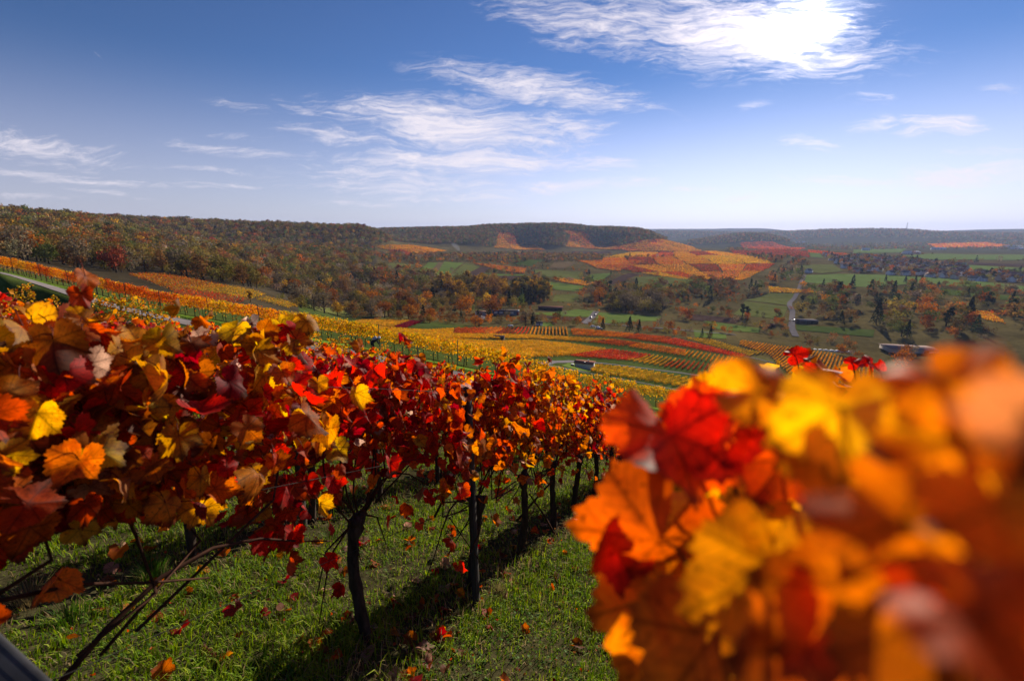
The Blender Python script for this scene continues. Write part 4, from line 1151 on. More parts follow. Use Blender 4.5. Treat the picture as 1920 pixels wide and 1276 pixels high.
def far_vineyards():
    for poly, pal, words in FARV:
        W = np.array([hit(px, py, 1.0)[:2] for px, py in poly]); c = W.mean(0); r = float(np.hypot(*c))
        sheet('vineyard_ground', poly, VO)
        sp = max(1.8, r * .0026); q = max(.2, r * .00105)
        ang = math.radians(33 if r < 450 else pq.choice((20, 60, 100, 140)))
        d = np.array([math.sin(ang), math.cos(ang)]); nn = np.array([d[1], -d[0]])
        rel = W - c; o0 = np.array([c[0], c[1], float(H(*c))])
        lo, hi = (rel @ nn).min(), (rel @ nn).max(); l2, h2 = (rel @ d).min(), (rel @ d).max()
        pos = []; tone = []
        for off in np.arange(lo, hi, sp):
            s = np.arange(l2, h2, q * 1.0) + rng.uniform(-.3, .3, len(np.arange(l2, h2, q * 1.0))) * q
            pos.append(c + nn * off + d * s[:, None]); tone.append(np.full(len(s), rng.uniform(.85, 1.35)))
        pos = np.vstack(pos); pos += rng.normal(0, .12 * sp, pos.shape); tone = np.concatenate(tone)
        kq = in_poly(pos[:, 0], pos[:, 1], [tuple(w) for w in W]); pos, tone = pos[kq], tone[kq]
        n = len(pos)
        if n == 0: continue
        if n > 26000: kq = rng.choice(n, 26000, False); pos, tone = pos[kq], tone[kq]; n = 26000
        p3 = np.column_stack([pos, H(pos[:, 0], pos[:, 1]) + .05 + r * .0006 + rng.uniform(.4, 1.6, n)]) - o0
        nrm = rng.normal(0, .7, (n, 3)); nrm[:, 2] += .7
        tint = pq.uniform(.8, 1.05)
        f = leaves(0, p3, nrm, rng.normal(0, 1, (n, 3)), rng.uniform(.7, 1.2, n) * q, pick(pal, n) * tint * tone[:, None], edge=0)
        me = make_mesh('vineyard', f[0], f[1], f[2], [M_ROW], f[3])
        tag(put('vineyard', me, None, o0), words % PWORD[pal] if '%s' in words else words, 'vineyard', kind='stuff')
far_vineyards()

# ------------------------------------------------------------------ trees
TC = {'olive': (.20, .155, .035), 'brown': (.25, .125, .04), 'rust': (.36, .12, .022), 'orange': (.50, .18, .018), 'gold': (.50, .28, .028), 'green': (.12, .145, .032), 'dark': (.032, .046, .022), 'grey': (.22, .165, .10), 'wine': (.27, .06, .032)}
def crown_arrays(kind, n, seed, q):
    """leaf clumps of a unit crown: height 1 from its foot to its top"""
    g = np.random.default_rng(seed)
    if kind == 'conifer':
        t = g.uniform(0, 1, n) ** .8; a = g.uniform(0, 6.283, n)
        lay = .75 + .25 * np.abs(np.sin(t * 34))
        rr = (1 - t) * .26 * lay * np.sqrt(g.uniform(.45, 1, n)) + .01
        p = np.stack([rr * np.cos(a), rr * np.sin(a), .06 + .94 * t], -1)
        nrm = np.stack([np.cos(a), np.sin(a), np.full(n, .5)], -1) + g.normal(0, .5, (n, 3))
        return p, nrm, q * g.uniform(.6, 1.3, n)
    k = {'round': 13, 'wide': 17, 'tall': 12, 'bush': 9, 'bare': 15}[kind]
    ex = {'round': (.40, .40, .44), 'wide': (.52, .52, .42), 'tall': (.18, .18, .47), 'bush': (.58, .58, .46), 'bare': (.40, .40, .45)}[kind]
    cz = {'round': .52, 'wide': .54, 'tall': .51, 'bush': .46, 'bare': .53}[kind]
    u = g.normal(0, 1, (k, 3)); u /= np.linalg.norm(u, axis=1)[:, None]
    ctr = u * g.uniform(.35, .78, (k, 1)) * ex; ctr[:, 2] += cz
    lr = g.uniform(.30, .52, k) * min(ex) * 1.15
    j = g.integers(0, k, n)
    v = g.normal(0, 1, (n, 3)); v /= np.linalg.norm(v, axis=1)[:, None]
    rad = lr[j][:, None] * (g.uniform(.55, 1.08, (n, 1)) if kind != 'bare' else g.uniform(.2, 1.35, (n, 1)))
    p = ctr[j] + v * rad * np.array([1, 1, .85])
    nrm = v + g.normal(0, .28, (n, 3)) + np.array([0, 0, .15])
    p[:, 2] = np.clip(p[:, 2], .03, 1.05)
    return p, nrm, q * g.uniform(.6, 1.35, n)

def crown_mesh(kind, colr, n, seed, q):
    p, nrm, s = crown_arrays(kind, n, seed, q)
    g = np.random.default_rng(seed + 1)
    c = np.array(TC[colr]) * g.uniform(.6, 1.5, (n, 1)) * g.uniform(.9, 1.1, (n, 3))
    f = leaves(0, p, nrm, g.normal(0, 1, (n, 3)), s, c, edge=0)
    return make_mesh('tree_crown', f[0], f[1], f[2], [M_TREE], f[3])

def trunk_mesh(kind, seed):
    global rnd
    rnd = random.Random(seed)
    m = MB()
    if kind == 'conifer': m.tube([(0, 0, -.05), (0, 0, .5), (0, 0, .96)], [.022, .014, .003], 6, wob=.1)
    elif kind == 'bush':
        for q in range(5):
            a = rnd.uniform(0, 6.28); m.tube([(0, 0, -.05), (math.cos(a) * .12, math.sin(a) * .12, .25), (math.cos(a) * .3, math.sin(a) * .3, .6)], [.03, .02, .008], 5)
    else:
        w = .17 if kind == 'tall' else .3
        m.tube([(0, 0, -.05), (.01, 0, .15), (.0, .01, .35), (.01, 0, .62), (0, 0, .85)], [.034, .026, .021, .013, .004], 7, wob=.1)
        for q in range(8 if kind == 'bare' else 6):
            a = q * 2.4 + rnd.random(); z = rnd.uniform(.22, .5); e = rnd.uniform(.6, 1.05) * w
            m.tube([(0, 0, z), (math.cos(a) * e * .5, math.sin(a) * e * .5, z + .14), (math.cos(a) * e, math.sin(a) * e, z + .26)], [.013, .009, .003], 5)
    return m.mesh('tree_trunk', [M_TRUNK], True)

KINDS = [('round', 'olive'), ('round', 'brown'), ('round', 'rust'), ('wide', 'olive'), ('wide', 'grey'), ('wide', 'brown'), ('tall', 'gold'), ('tall', 'olive'), ('bush', 'brown'), ('bush', 'olive'), ('round', 'orange'), ('bush', 'orange'), ('conifer', 'dark'), ('tall', 'dark'), ('round', 'green'), ('bare', 'grey'), ('round', 'gold'), ('bush', 'rust'), ('round', 'wine'), ('bare', 'rust')]
TP = {}
for i, (k, c) in enumerate(KINDS):
    TP[(k, c)] = [(crown_mesh(k, c, 620 if k != 'bare' else 260, 40 + i * 7 + j, .036 if k != 'bare' else .022), trunk_mesh(k, 90 + i * 7 + j)) for j in range(2)]
KWORD = {'round': 'round-crowned', 'wide': 'broad', 'tall': 'slender tall', 'bush': 'low bushy', 'conifer': 'pointed evergreen', 'bare': 'half-bare'}
CWORD = {'olive': 'olive green', 'brown': 'brown', 'rust': 'rust red', 'orange': 'orange', 'gold': 'golden', 'green': 'green', 'dark': 'dark', 'grey': 'grey brown', 'wine': 'wine red'}

# wooded places: polygon on the ground, spacing, heights, kinds, words
W_AUT = [(('round', 'olive'), 5), (('round', 'brown'), 4), (('wide', 'olive'), 3), (('round', 'rust'), 1.2), (('wide', 'grey'), 1.5), (('round', 'green'), 2), (('round', 'gold'), .5), (('bare', 'grey'), .8), (('round', 'wine'), .4)]
W_MIX = [(('round', 'olive'), 3), (('round', 'brown'), 3), (('bush', 'brown'), 2), (('bush', 'olive'), 2), (('round', 'rust'), 1.6), (('wide', 'grey'), 2), (('bare', 'grey'), 1.2), (('round', 'gold'), .9), (('round', 'orange'), .6), (('conifer', 'dark'), .5), (('tall', 'dark'), .5), (('round', 'green'), 1)]
W_ORCH = [(('bush', 'brown'), 3), (('bush', 'olive'), 2), (('bush', 'rust'), 1.5), (('round', 'rust'), 1.5), (('round', 'orange'), .8), (('bush', 'orange'), .5), (('bare', 'grey'), 1.2), (('conifer', 'dark'), .4)]
W_DARK = [(('round', 'brown'), 3), (('wide', 'olive'), 2), (('round', 'rust'), 2.2), (('conifer', 'dark'), 1.1), (('tall', 'dark'), 1.1), (('wide', 'grey'), 1.5), (('round', 'green'), 2), (('bush', 'brown'), 1.5), (('bush', 'rust'), 1), (('round', 'orange'), .5)]
W_POP = [(('tall', 'gold'), 3), (('tall', 'olive'), 5)]
ZONES = [
    ([(-300, 380), (720, 380), (760, 440), (700, 470), (700, 492), (640, 505), (660, 535), (600, 545), (560, 555), (480, 540), (300, 512), (240, 514), (150, 505), (0, 485), (-300, 455)], 7.5, (8, 13), W_AUT, 'in the wood climbing the left hills'),
    ([(560, 552), (660, 535), (760, 530), (830, 540), (880, 555), (980, 558), (990, 585), (960, 596), (900, 598), (840, 592), (780, 596), (690, 596), (600, 588), (560, 572)], 8.5, (6, 13), W_MIX, 'on the valley floor left of the sheds'),
    ([(640, 505), (760, 512), (830, 528), (880, 545), (830, 545), (700, 536)], 9, (9, 14), W_AUT, 'on the wood edge below the hillside meadows'),
    ([(820, 540), (880, 535), (955, 545), (950, 562), (880, 570), (830, 560)], 8, (12, 18), [(('round', 'olive'), 2), (('round', 'gold'), 2), (('tall', 'gold'), 1), (('round', 'brown'), 2)], 'in the golden clump above the sheds'),
    ([(962, 548), (1030, 548), (1030, 566), (962, 566)], 7, (15, 19), W_POP, 'in the poplar grove behind the barn'),
    ([(700, 476), (860, 478), (1000, 476), (1180, 482), (1290, 482), (1250, 492), (1080, 490), (960, 492), (860, 490), (720, 492)], 9, (5, 9), W_MIX, 'in the belt along the ridge foot'),
    ([(1100, 540), (1180, 545), (1290, 530), (1400, 535), (1440, 545), (1400, 560), (1300, 570), (1240, 578), (1120, 572), (1090, 560)], 11, (8, 15), W_DARK, 'in the grove behind the green meadow strip'),
    ([(1150, 566), (1240, 575), (1240, 590), (1150, 584)], 9, (11, 16), [(('wide', 'grey'), 3), (('round', 'olive'), 2), (('wide', 'olive'), 2)], 'in the clump right of the valley road'),
    ([(1000, 596), (1100, 606), (1200, 610), (1290, 622), (1380, 636), (1380, 642), (1290, 634), (1190, 619), (1065, 611), (960, 608), (860, 608), (700, 604), (700, 598), (860, 596)], 7.5, (4, 9), W_ORCH, 'in the gardens above the lower vineyards'),
    ([(1280, 590), (1480, 600), (1490, 632), (1400, 636), (1280, 606)], 11, (5, 11), W_ORCH, 'in the hedgerows left of the bending road'),
    ([(1500, 532), (1560, 538), (1700, 548), (1930, 566), (1930, 640), (1830, 640), (1720, 632), (1640, 618), (1560, 606), (1530, 600), (1500, 600), (1500, 560)], 11.5, (7, 14), W_DARK, 'in the woods right of the bending road'),
    ([(1490, 634), (1560, 638), (1680, 640), (1720, 660), (1700, 690), (1640, 700), (1560, 660), (1500, 648)], 9, (7, 12), W_ORCH + [(('round', 'brown'), 4)], 'in the brown copse behind the blurred leaves'),
    ([(1700, 526), (1800, 532), (1930, 546), (1930, 556), (1800, 548), (1700, 540)], 9, (6, 10), W_DARK, 'in the hedge below the long green field'),
    ([(1385, 480), (1500, 480), (1520, 500), (1500, 530), (1440, 535), (1430, 515), (1470, 500)], 13, (6, 11), W_DARK, 'around the houses left of the village'),
    ([(1360, 467), (1400, 465), (1400, 470), (1360, 472)], 14, (7, 12), W_AUT, 'on the bare rise in the haze'),
    ([(1000, 512), (1095, 510), (1150, 515), (1100, 530), (1060, 545), (1020, 548), (1000, 535)], 17, (7, 12), W_MIX, 'scattered over the hillside meadow'),
    ([(770, 500), (1000, 490), (1040, 515), (960, 530), (830, 525)], 21, (5, 9), W_MIX, 'along the edges of the hillside fields'),
    ([(1542, 477), (1595, 477), (1698, 486), (1778, 494), (1930, 518), (1930, 531), (1847, 529), (1778, 522), (1709, 517), (1652, 514), (1606, 514), (1576, 501), (1556, 487)], 15, (6, 11), W_DARK, 'between the village houses'),
    ([(1660, 470), (1920, 470), (1930, 490), (1800, 494), (1700, 484)], 38, (7, 12), W_MIX, 'in the hedges beyond the village'),
    ([(640, 530), (860, 545), (1000, 548), (1100, 540), (1290, 528), (1480, 540), (1490, 632), (1290, 618), (1100, 604), (980, 606), (820, 604), (660, 594)], 13, (2.5, 6), W_ORCH, 'scattered over the valley floor'),
    ([(720, 492), (1090, 486), (1110, 515), (1190, 512), (1280, 522), (1400, 534), (1200, 538), (1000, 545), (860, 530), (720, 508)], 17, (3, 7), W_ORCH, 'dotted along the field edges'),
    ([(490, 556), (700, 596), (660, 600), (560, 578)], 10, (5, 9), W_MIX, 'in the scrub beyond the roadside row'),
]
RIDGE = [
    ([(690, 415), (1250, 410), (1250, 452), (1150, 463), (1125, 452), (1095, 438), (1056, 436), (1070, 447), (1060, 462), (1010, 460), (960, 440), (936, 438), (946, 452), (925, 464), (860, 466), (790, 464), (735, 450)], 2000, 2850, 12, (9, 17), 'dense autumn wood covering the long middle ridge'),
    ([(1290, 430), (1500, 430), (1480, 452), (1440, 452), (1385, 454), (1370, 462), (1290, 464)], 3700, 4600, 22, (14, 20), 'wood on the small rounded hill in the haze'),
    ([(1230, 424), (1940, 424), (1940, 450), (1700, 452), (1500, 450), (1440, 445), (1230, 446)], 5600, 8200, 45, (20, 28), 'blue hazy wood covering the far range'),
    ([(1440, 455), (1930, 452), (1930, 468), (1700, 468), (1540, 470)], 2900, 5600, 48, (12, 20), 'distant hedges and copses on the hazy plain'),
]
NOTREE = [p for _, p, _ in MEADOWS] + [p for p, _, _ in FARV]
CLEAR = [(905, 587, 16), (947, 588, 26), (1032, 577, 24), (1512, 603, 16), (1549, 597, 10), (1700, 645, 44), (1094, 688, 20), (1116, 612, 10), (957, 610, 8), (895, 592, 14), (1485, 590, 9), (1484, 612, 9), (1500, 525, 8), (1107, 598, 10), (780, 555, 16), (1550, 655, 26), (1393, 590, 14)]

def sample_zone(poly, sp, rmin=180, rmax=3000):
    W = [hit(px, py, 0, rmin) for px, py in poly if py > 428] + [tuple(point(px, py, rmax)[:2]) for px, py in poly if py <= 428]
    xs, ys = np.array([w[0] for w in W]), np.array([w[1] for w in W])
    x0, x1, y0, y1 = xs.min() - 60, xs.max() + 60, max(60, ys.min() - 60), ys.max() + 120
    gx, gy = np.meshgrid(np.arange(x0, x1, sp), np.arange(y0, y1, sp * .87))
    gx = gx + (np.arange(gx.shape[0]) % 2)[:, None] * sp / 2
    x = gx.ravel() + rng.uniform(-.42, .42, gx.size) * sp; y = gy.ravel() + rng.uniform(-.42, .42, gx.size) * sp
    r = np.hypot(x, y); ok = (r > rmin) & (r < rmax)
    x, y = x[ok], y[ok]
    px, py, dep = project(x, y, H(x, y))
    ok = (dep > 10) & (px > -160) & (px < 2080) & in_poly(px, py, poly)
    for p in NOTREE: ok &= ~in_poly(px, py - 1, p)
    for (cx, cy, rr) in CLEAR: ok &= (((px - cx) / rr) ** 2 + ((py - cy) / (rr * .45)) ** 2) > 1
    ok &= seen(x, y, 10)
    return x[ok], y[ok]

ALL = []
for zi, (poly, sp, hh, kinds, words) in enumerate(ZONES):
    wood = zi in (0, 1, 2)
    hh = (hh[0] * (1.2 if wood else 1.3), hh[1] * (1.35 if wood else 1.4))
    x, y = sample_zone(poly, sp * (1.4 if wood else 1.25), 285 if zi == 0 else 180, 1900 if zi == 0 else 2400)
    w = np.array([q for _, q in kinds]); w = w / w.sum()
    # stands of one kind rather than an even sprinkle
    ki = rng.choice(len(kinds), len(x), p=w)
    for a, b, k in zip(x, y, ki):
        kd = kinds[k][0]
        if zi in (6, 9, 10, 11, 13) and math.sin(a / 17 + 1) * math.sin(b / 23) + .7 * math.sin(a / 9 - b / 13) < -.35: continue
        h = hh[0] * .75 + (hh[1] * 1.12 - hh[0] * .75) * rng.random() ** 1.35
        h = h * (.62 if kd[0] == 'bush' else 1.0) * (1.15 if kd[0] in ('tall', 'conifer') else 1.0)
        ALL.append((a, b, h, kd, zi))
# trees that stand out by themselves
for (px, py, h, kd, words) in [
    (1392, 592, 17, ('tall', 'dark'), 0), (1401, 594, 15, ('tall', 'dark'), 0), (1130, 619, 10, ('conifer', 'dark'), 0), (1180, 622, 13, ('conifer', 'dark'), 0), (1198, 623, 11, ('conifer', 'dark'), 0), (1332, 630, 9, ('conifer', 'dark'), 0), (1316, 630, 7, ('conifer', 'dark'), 0),
    (892, 612, 9, ('round', 'orange'), 0), (898, 612, 8, ('bush', 'orange'), 0), (806, 606, 7, ('round', 'gold'), 0), (998, 611, 12, ('tall', 'dark'), 0), (1045, 596, 8, ('round', 'green'), 0), (985, 612, 14, ('wide', 'grey'), 0),
    (1020, 528, 14, ('round', 'green'), 0), (1008, 520, 12, ('round', 'olive'), 0), (915, 515, 13, ('wide', 'olive'), 0), (928, 513, 13, ('round', 'green'), 0), (830, 518, 9, ('bush', 'olive'), 0), (1660, 528, 12, ('conifer', 'dark'), 0), (1697, 530, 12, ('conifer', 'dark'), 0), (1716, 531, 13, ('conifer', 'dark'), 0), (1727, 531, 14, ('conifer', 'dark'), 0),
    (1335, 585, 9, ('round', 'green'), 0), (1352, 586, 9, ('round', 'brown'), 0), (1365, 586, 8, ('round', 'green'), 0), (1455, 592, 10, ('round', 'rust'), 0), (1462, 592, 8, ('bush', 'green') if False else ('bush', 'olive'), 0), (1419, 590, 6, ('round', 'green'), 0),
    (470, 566, 6, ('tall', 'gold'), 0), (565, 577, 9, ('bush', 'olive'), 0), (580, 578, 8, ('round', 'green'), 0), (1700, 632, 15, ('conifer', 'dark'), 0), (1690, 630, 15, ('round', 'green'), 0)]:
    x, y, r = hit(px, py)
    ALL.append((x, y, h, kd, -1))
print('TREES', len(ALL))
def apparent(t):
    px, py, dep = project(t[0], t[1], float(H(t[0], t[1])))
    if px < -10 or px > 1930: return 0
    hid = (px > 1380 and py > 650) or (px < 300 and py < 478 and False)
    return t[2] / math.hypot(t[0], t[1]) * (.2 if hid else 1)
order = sorted(range(len(ALL)), key=lambda i: (ALL[i][4] != -1, -apparent(ALL[i])))
single, rest = [ALL[i] for i in order[:300]], [ALL[i] for i in order[300:]]
PROTO_T = {}
zone_count = {}
single.sort(key=lambda t: t[0] / t[1])
for (x, y, h, kd, zi) in single:
    px, py, dep = project(x, y, float(H(x, y)))
    where = ZONES[zi][4] if zi >= 0 else ('standing clear above the lower vineyards' if py > 600 else 'standing clear among the valley fields')
    key = (kd, where); zone_count[key] = zone_count.get(key, 0) + 1
    lab = '%s %s %s tree from left %s' % (ORD[zone_count[key] - 1], CWORD[kd[1]], KWORD[kd[0]], where)
    v = rnd.randrange(2)
    if (kd, v) not in PROTO_T:
        o = put('tree', None); put('crown', TP[kd][v][0], o); put('trunk', TP[kd][v][1], o)
        PROTO_T[(kd, v)] = o
    else: o = copy_tree(PROTO_T[(kd, v)])
    o.name = 'conifer' if kd[0] == 'conifer' else ('bush' if kd[0] == 'bush' else 'tree')
    o.location = (x, y, float(H(x, y)) - .1); o.rotation_euler = (0, 0, rnd.uniform(0, 6.28))
    wq = h * rnd.uniform(.88, 1.15); o.scale = (wq, wq, h)
    tag(o, lab, 'tree', '%s trees %s' % (CWORD[kd[1]], where))

def forest(pts, label, q=None):
    """a wood whose trees nobody could count: one mesh of many crowns"""
    parts = []
    cen = np.mean([(p[0], p[1]) for p in pts], 0); o0 = np.array([cen[0], cen[1], float(H(*cen))])
    lib = {}
    by = {}
    for p in pts:
        r = math.hypot(p[0], p[1]); n = 190 if r < 600 else (130 if r < 1000 else (70 if r < 1700 else (40 if r < 3200 else 12)))
        by.setdefault((p[3], n, rnd.randrange(3)), []).append(p)
    for (kd, n, v), ps in by.items():
        P, Nn, S = crown_arrays(kd[0], n, 900 + v * 17 + n, (.036 if kd[0] != 'bare' else .03) * math.sqrt(620 / n) * .80)
        ps_ = np.array([(p[0], p[1], p[2]) for p in ps]); m = len(ps)
        a = rng.uniform(0, 6.283, m); ca, sa = np.cos(a)[:, None], np.sin(a)[:, None]
        wd = rng.uniform(.9, 1.25, m)[:, None]
        hh = ps_[:, 2][:, None]
        x = (P[:, 0] * ca - P[:, 1] * sa) * hh * wd; y = (P[:, 0] * sa + P[:, 1] * ca) * hh * wd; z = P[:, 2] * hh
        g = H(ps_[:, 0], ps_[:, 1])
        pos = np.stack([x + ps_[:, 0][:, None], y + ps_[:, 1][:, None], z + g[:, None]], -1) - o0
        nr = np.stack([Nn[:, 0] * ca - Nn[:, 1] * sa, Nn[:, 0] * sa + Nn[:, 1] * ca, np.broadcast_to(Nn[:, 2], x.shape)], -1)
        c = np.array(TC[kd[1]])[None, None] * rng.uniform(.5, 1.7, (m, 1, 1)) * rng.uniform(.7, 1.35, (m, n, 1)) * rng.uniform(.9, 1.1, (m, 1, 3))
        sz = S[None] * hh
        parts.append(leaves(0, pos.reshape(-1, 3), nr.reshape(-1, 3), rng.normal(0, 1, (m * n, 3)), sz.ravel(), c.reshape(-1, 3), edge=0, curl=np.zeros((m * n, 3))))
    V, C, I, K, U = merge(parts)
    me = make_mesh('forest', V, C, I, [M_FOREST], K)
    return tag(put('forest', me, None, o0), label, 'wood', kind='stuff')
byz = {}
for t in rest: byz.setdefault(t[4], []).append(t)
for zi, ts in byz.items():
    if zi >= 0: forest(ts, 'the further trees ' + ZONES[zi][4])
W_FAR = [(('round', 'olive'), 4), (('round', 'brown'), 4), (('round', 'green'), 4), (('wide', 'grey'), 1), (('round', 'rust'), .6)]
wf = np.array([q for _, q in W_FAR]); wf = wf / wf.sum()
for poly, r0, r1, sp, hh, words in RIDGE:
    x, y = sample_zone(poly, sp, r0, r1)
    k = rng.choice(len(W_FAR), len(x), p=wf)
    print('RIDGE', words, len(x))
    forest([(a, b, rng.uniform(*hh), W_FAR[q][0], 0) for a, b, q in zip(x, y, k)], words)

# ------------------------------------------------------------------ buildings
M_WHITE = plain_mat('white_render', (.68, .68, .69), (.80, .80, .81), 1.5, .85, .2)
M_PALE = plain_mat('pale_render', (.42, .38, .33), (.55, .50, .45), 1.5, .85, .2)
M_ROOFB = plain_mat('brown_tiles', (.22, .10, .075), (.33, .165, .13), 5, 1.0, .0)
M_ROOFR = plain_mat('red_tiles', (.16, .055, .035), (.26, .10, .06), 3, .8, .25)
M_ROOFD = plain_mat('dark_tiles', (.09, .08, .085), (.16, .145, .15), 3, 1.0, .0)
M_ROOFG = plain_mat('grey_sheet', (.16, .145, .15), (.24, .22, .225), 1.5, 1.0, .0)
M_ROOFT = plain_mat('pale_pink_sheet', (.27, .205, .185), (.36, .28, .255), .8, 1.0, .0)
M_DARK = plain_mat('dark_opening', (.012, .012, .014), (.025, .025, .028), 3, .3, .5)
M_WOOD = plain_mat('weathered_boards', (.06, .045, .035), (.13, .10, .08), 6, .9, .2, stretch=(5, 5, .4))
M_BLUE = plain_mat('blue_panel', (.05, .08, .16), (.10, .14, .24), 2, .5, .4)
M_WSHEET = plain_mat('white_sheet', (.62, .62, .64), (.8, .8, .8), 1, .6, .3)
M_CARW = plain_mat('car_white', (.66, .66, .68), (.72, .72, .73), 2, .3, .5)
M_CARD = plain_mat('car_dark', (.03, .035, .05), (.05, .055, .07), 2, .25, .6)
M_CARB = plain_mat('car_blue', (.05, .09, .2), (.07, .12, .25), 2, .25, .6)
M_TYRE = plain_mat('tyre', (.015, .015, .016), (.03, .03, .03), 6, .8, .2)

def gable(m, L_, W_, hw, hr, ov, mat_w, mat_r, th=.12):
    """walls and a pitched roof, ridge along x; roof slabs butt at the ridge"""
    a, b = L_ / 2, W_ / 2
    V = [(-a, -b, 0), (a, -b, 0), (a, b, 0), (-a, b, 0), (-a, -b, hw), (a, -b, hw), (a, b, hw), (-a, b, hw), (-a, 0, hw + hr - .02), (a, 0, hw + hr - .02)]
    V = [(x, y, z - (.6 if z == 0 else 0)) for x, y, z in V]
    m.add(V, [(0, 1, 5, 4), (2, 3, 7, 6), (1, 2, 6, 9, 5), (3, 0, 4, 8, 7)], mat_w)
    k = hr / b
    for s in (-1, 1):
        y0, z0 = s * (b + ov), hw - k * ov
        R = [(-a - ov, y0, z0), (a + ov, y0, z0), (a + ov, 0, hw + hr), (-a - ov, 0, hw + hr)]
        T = [(x, y, z + th) for x, y, z in R]
        m.add(R + T, [(4, 5, 6, 7), (3, 2, 1, 0), (0, 1, 5, 4), (1, 2, 6, 5), (3, 0, 4, 7)] if s < 0 else [(7, 6, 5, 4), (0, 1, 2, 3), (4, 5, 1, 0), (5, 6, 2, 1), (7, 4, 0, 3)], mat_r)

def building(name, px, py, L_, W_, hw, hr, rz, mw, mr, label, cat, ov=.3, openings=(), extra=None):
    x, y, r = hit(px, py)
    o = thing(name, (x, y, float(H(x, y)) + .1), label, cat, rz=rz)
    m = MB(); gable(m, L_, W_, hw, hr, ov, 0, 1)
    w = MB(); rf = MB()
    # walls and roof as separate parts
    full_V, full_F = m.V, None
    gm = MB(); gable(gm, L_, W_, hw, hr, ov, 0, 1)
    idx = 0; vs = np.vstack(gm.V)
    faces = []; 
    for c in gm.C: faces.append(gm.I[idx:idx + c]); idx += c
    for mi, tgt, mat, nm in ((0, w, mw, 'wall'), (1, rf, mr, 'roof')):
        fs = [f for f, q in zip(faces, gm.M) if q == mi]
        tgt.add(vs, fs); 
        me = tgt.mesh(nm, [mat]); 
        bmm = bmesh.new(); bmm.from_mesh(me); bmesh.ops.delete(bmm, geom=[v for v in bmm.verts if not v.link_faces], context='VERTS'); bmm.to_mesh(me); bmm.free()
        put(nm, me, o)
    for (nm, cx, cz, sx, sz, side, mat) in openings:
        q = MB()
        if side in 'fb': q.box((cx, (-W_ / 2 - .02) * (1 if side == 'f' else -1), cz), (sx, .08, sz))
        else: q.box(((L_ / 2 + .02) * (1 if side == 'r' else -1), cx, cz), (.08, sx, sz))
        put(nm, q.mesh(nm, [mat]), o)
    if extra: extra(o)
    return o
def hut_extra(o):
    m = MB(); m.tube([(1.3, 0, 2.2), (1.3, 0, 3.2)], [.16, .16], 8); put('chimney', m.mesh('chimney', [M_DARK]), o)
    m = MB(); pts = [(1.3, 0, 3.15 + .5 * t) for t in np.linspace(0, 1, 7)]
    m.tube(pts, [.12, .25, .31, .33, .31, .25, .1], 10); put('vent_cap', m.mesh('vent_cap', [M_WSHEET], True), o)
    m = MB(); m.box((.25, -1.2, 2.76), (.16, 2.4, .1), tilt=[[1, 0, 0], [0, math.cos(.149), -math.sin(.149)], [0, math.sin(.149), math.cos(.149)]]); put('roof_strip', m.mesh('roof_strip', [M_DARK]), o)
building('vineyard_hut', 1096, 691, 6.6, 4.0, 2.5, 0.3, math.radians(-22), M_WHITE, M_ROOFB, 'small white hut with brown tiled roof and round vent between the vineyard tracks', 'hut', .45,
         [('door', .3, 1.0, .9, 1.9, 'r', M_DARK), ('window', -1.0, 1.4, .5, .5, 'r', M_DARK)], hut_extra)
def small_box(px, py):
    x, y, r = hit(px, py); o = thing('storage_box', (x, y, float(H(x, y))), 'small wooden box with a white lid on the grass left of the white hut', 'box')
    m = MB(); m.box((0, 0, .35), (1.0, .8, .75)); put('body', m.mesh('body', [M_WOOD]), o)
    m = MB(); m.box((0, 0, .78), (1.2, .95, .1)); put('lid', m.mesh('lid', [M_WSHEET]), o)
small_box(1073, 686)
sheet('grass_plot', [(1052, 685), (1065, 680), (1110, 682), (1108, 696), (1085, 694)], G1, off=.06)
building('field_hut', 936, 636, 5.0, 4.0, 1.5, .45, math.radians(-10), M_WOOD, M_ROOFD, 'low field hut with grey pitched roof in the yellow vines', 'hut', .5, [('door', 0, .5, .9, 1.0, 'f', M_DARK)])
building('barn', 1032, 581, 26, 11, 3.2, .75, math.radians(-6), M_WOOD, M_ROOFB, 'long low barn with brown roof at the head of the green meadow', 'barn', .8, [('gate', -6, 1.5, 3, 2.8, 'f', M_DARK), ('gate', 6, 1.5, 3, 2.8, 'f', M_DARK)])
building('workshop_shed', 944, 590, 25, 8, 4.2, .5, math.radians(-3), M_BLUE, M_ROOFD, 'long workshop shed with blue wall and white panels among the valley trees', 'shed', .4,
         [('panel', -7 + 5.0 * k, 2.6, 3.2, 1.6, 'f', M_WSHEET) for k in range(4)])
building('workshop_annex', 967, 590, 6, 6, 3.4, 1.2, math.radians(-3), plain_mat('red_boards', (.22, .04, .03), (.3, .06, .045), 3, .8), M_BLUE, 'small red-walled annex with blue roof right of the workshop shed', 'shed', .3, [('gate', 0, 1.3, 2.4, 2.4, 'f', M_DARK)])
building('house', 901, 590, 9, 7, 3.2, .6, math.radians(12), M_WHITE, M_ROOFR, 'small white house with salmon roof beside the car park in the valley', 'house', .5, [('door', 0, 1, 1, 2, 'f', M_DARK), ('window', -2.6, 1.7, 1.2, 1.1, 'f', M_DARK), ('window', 2.6, 1.7, 1.2, 1.1, 'f', M_DARK)])
sheet('car_park', [(897, 590), (913, 588), (908, 599), (893, 598)], M_ASPH)
building('farm_shed', 1512, 605, 17, 10, 2.8, .5, math.radians(-4), M_WOOD, M_ROOFG, 'long farm shed with grey metal roof beside the bending road', 'shed', .5, [('gate', -4, 1.2, 3.2, 2.3, 'f', M_DARK), ('gate', 3, 1.2, 3.2, 2.3, 'f', M_DARK)])
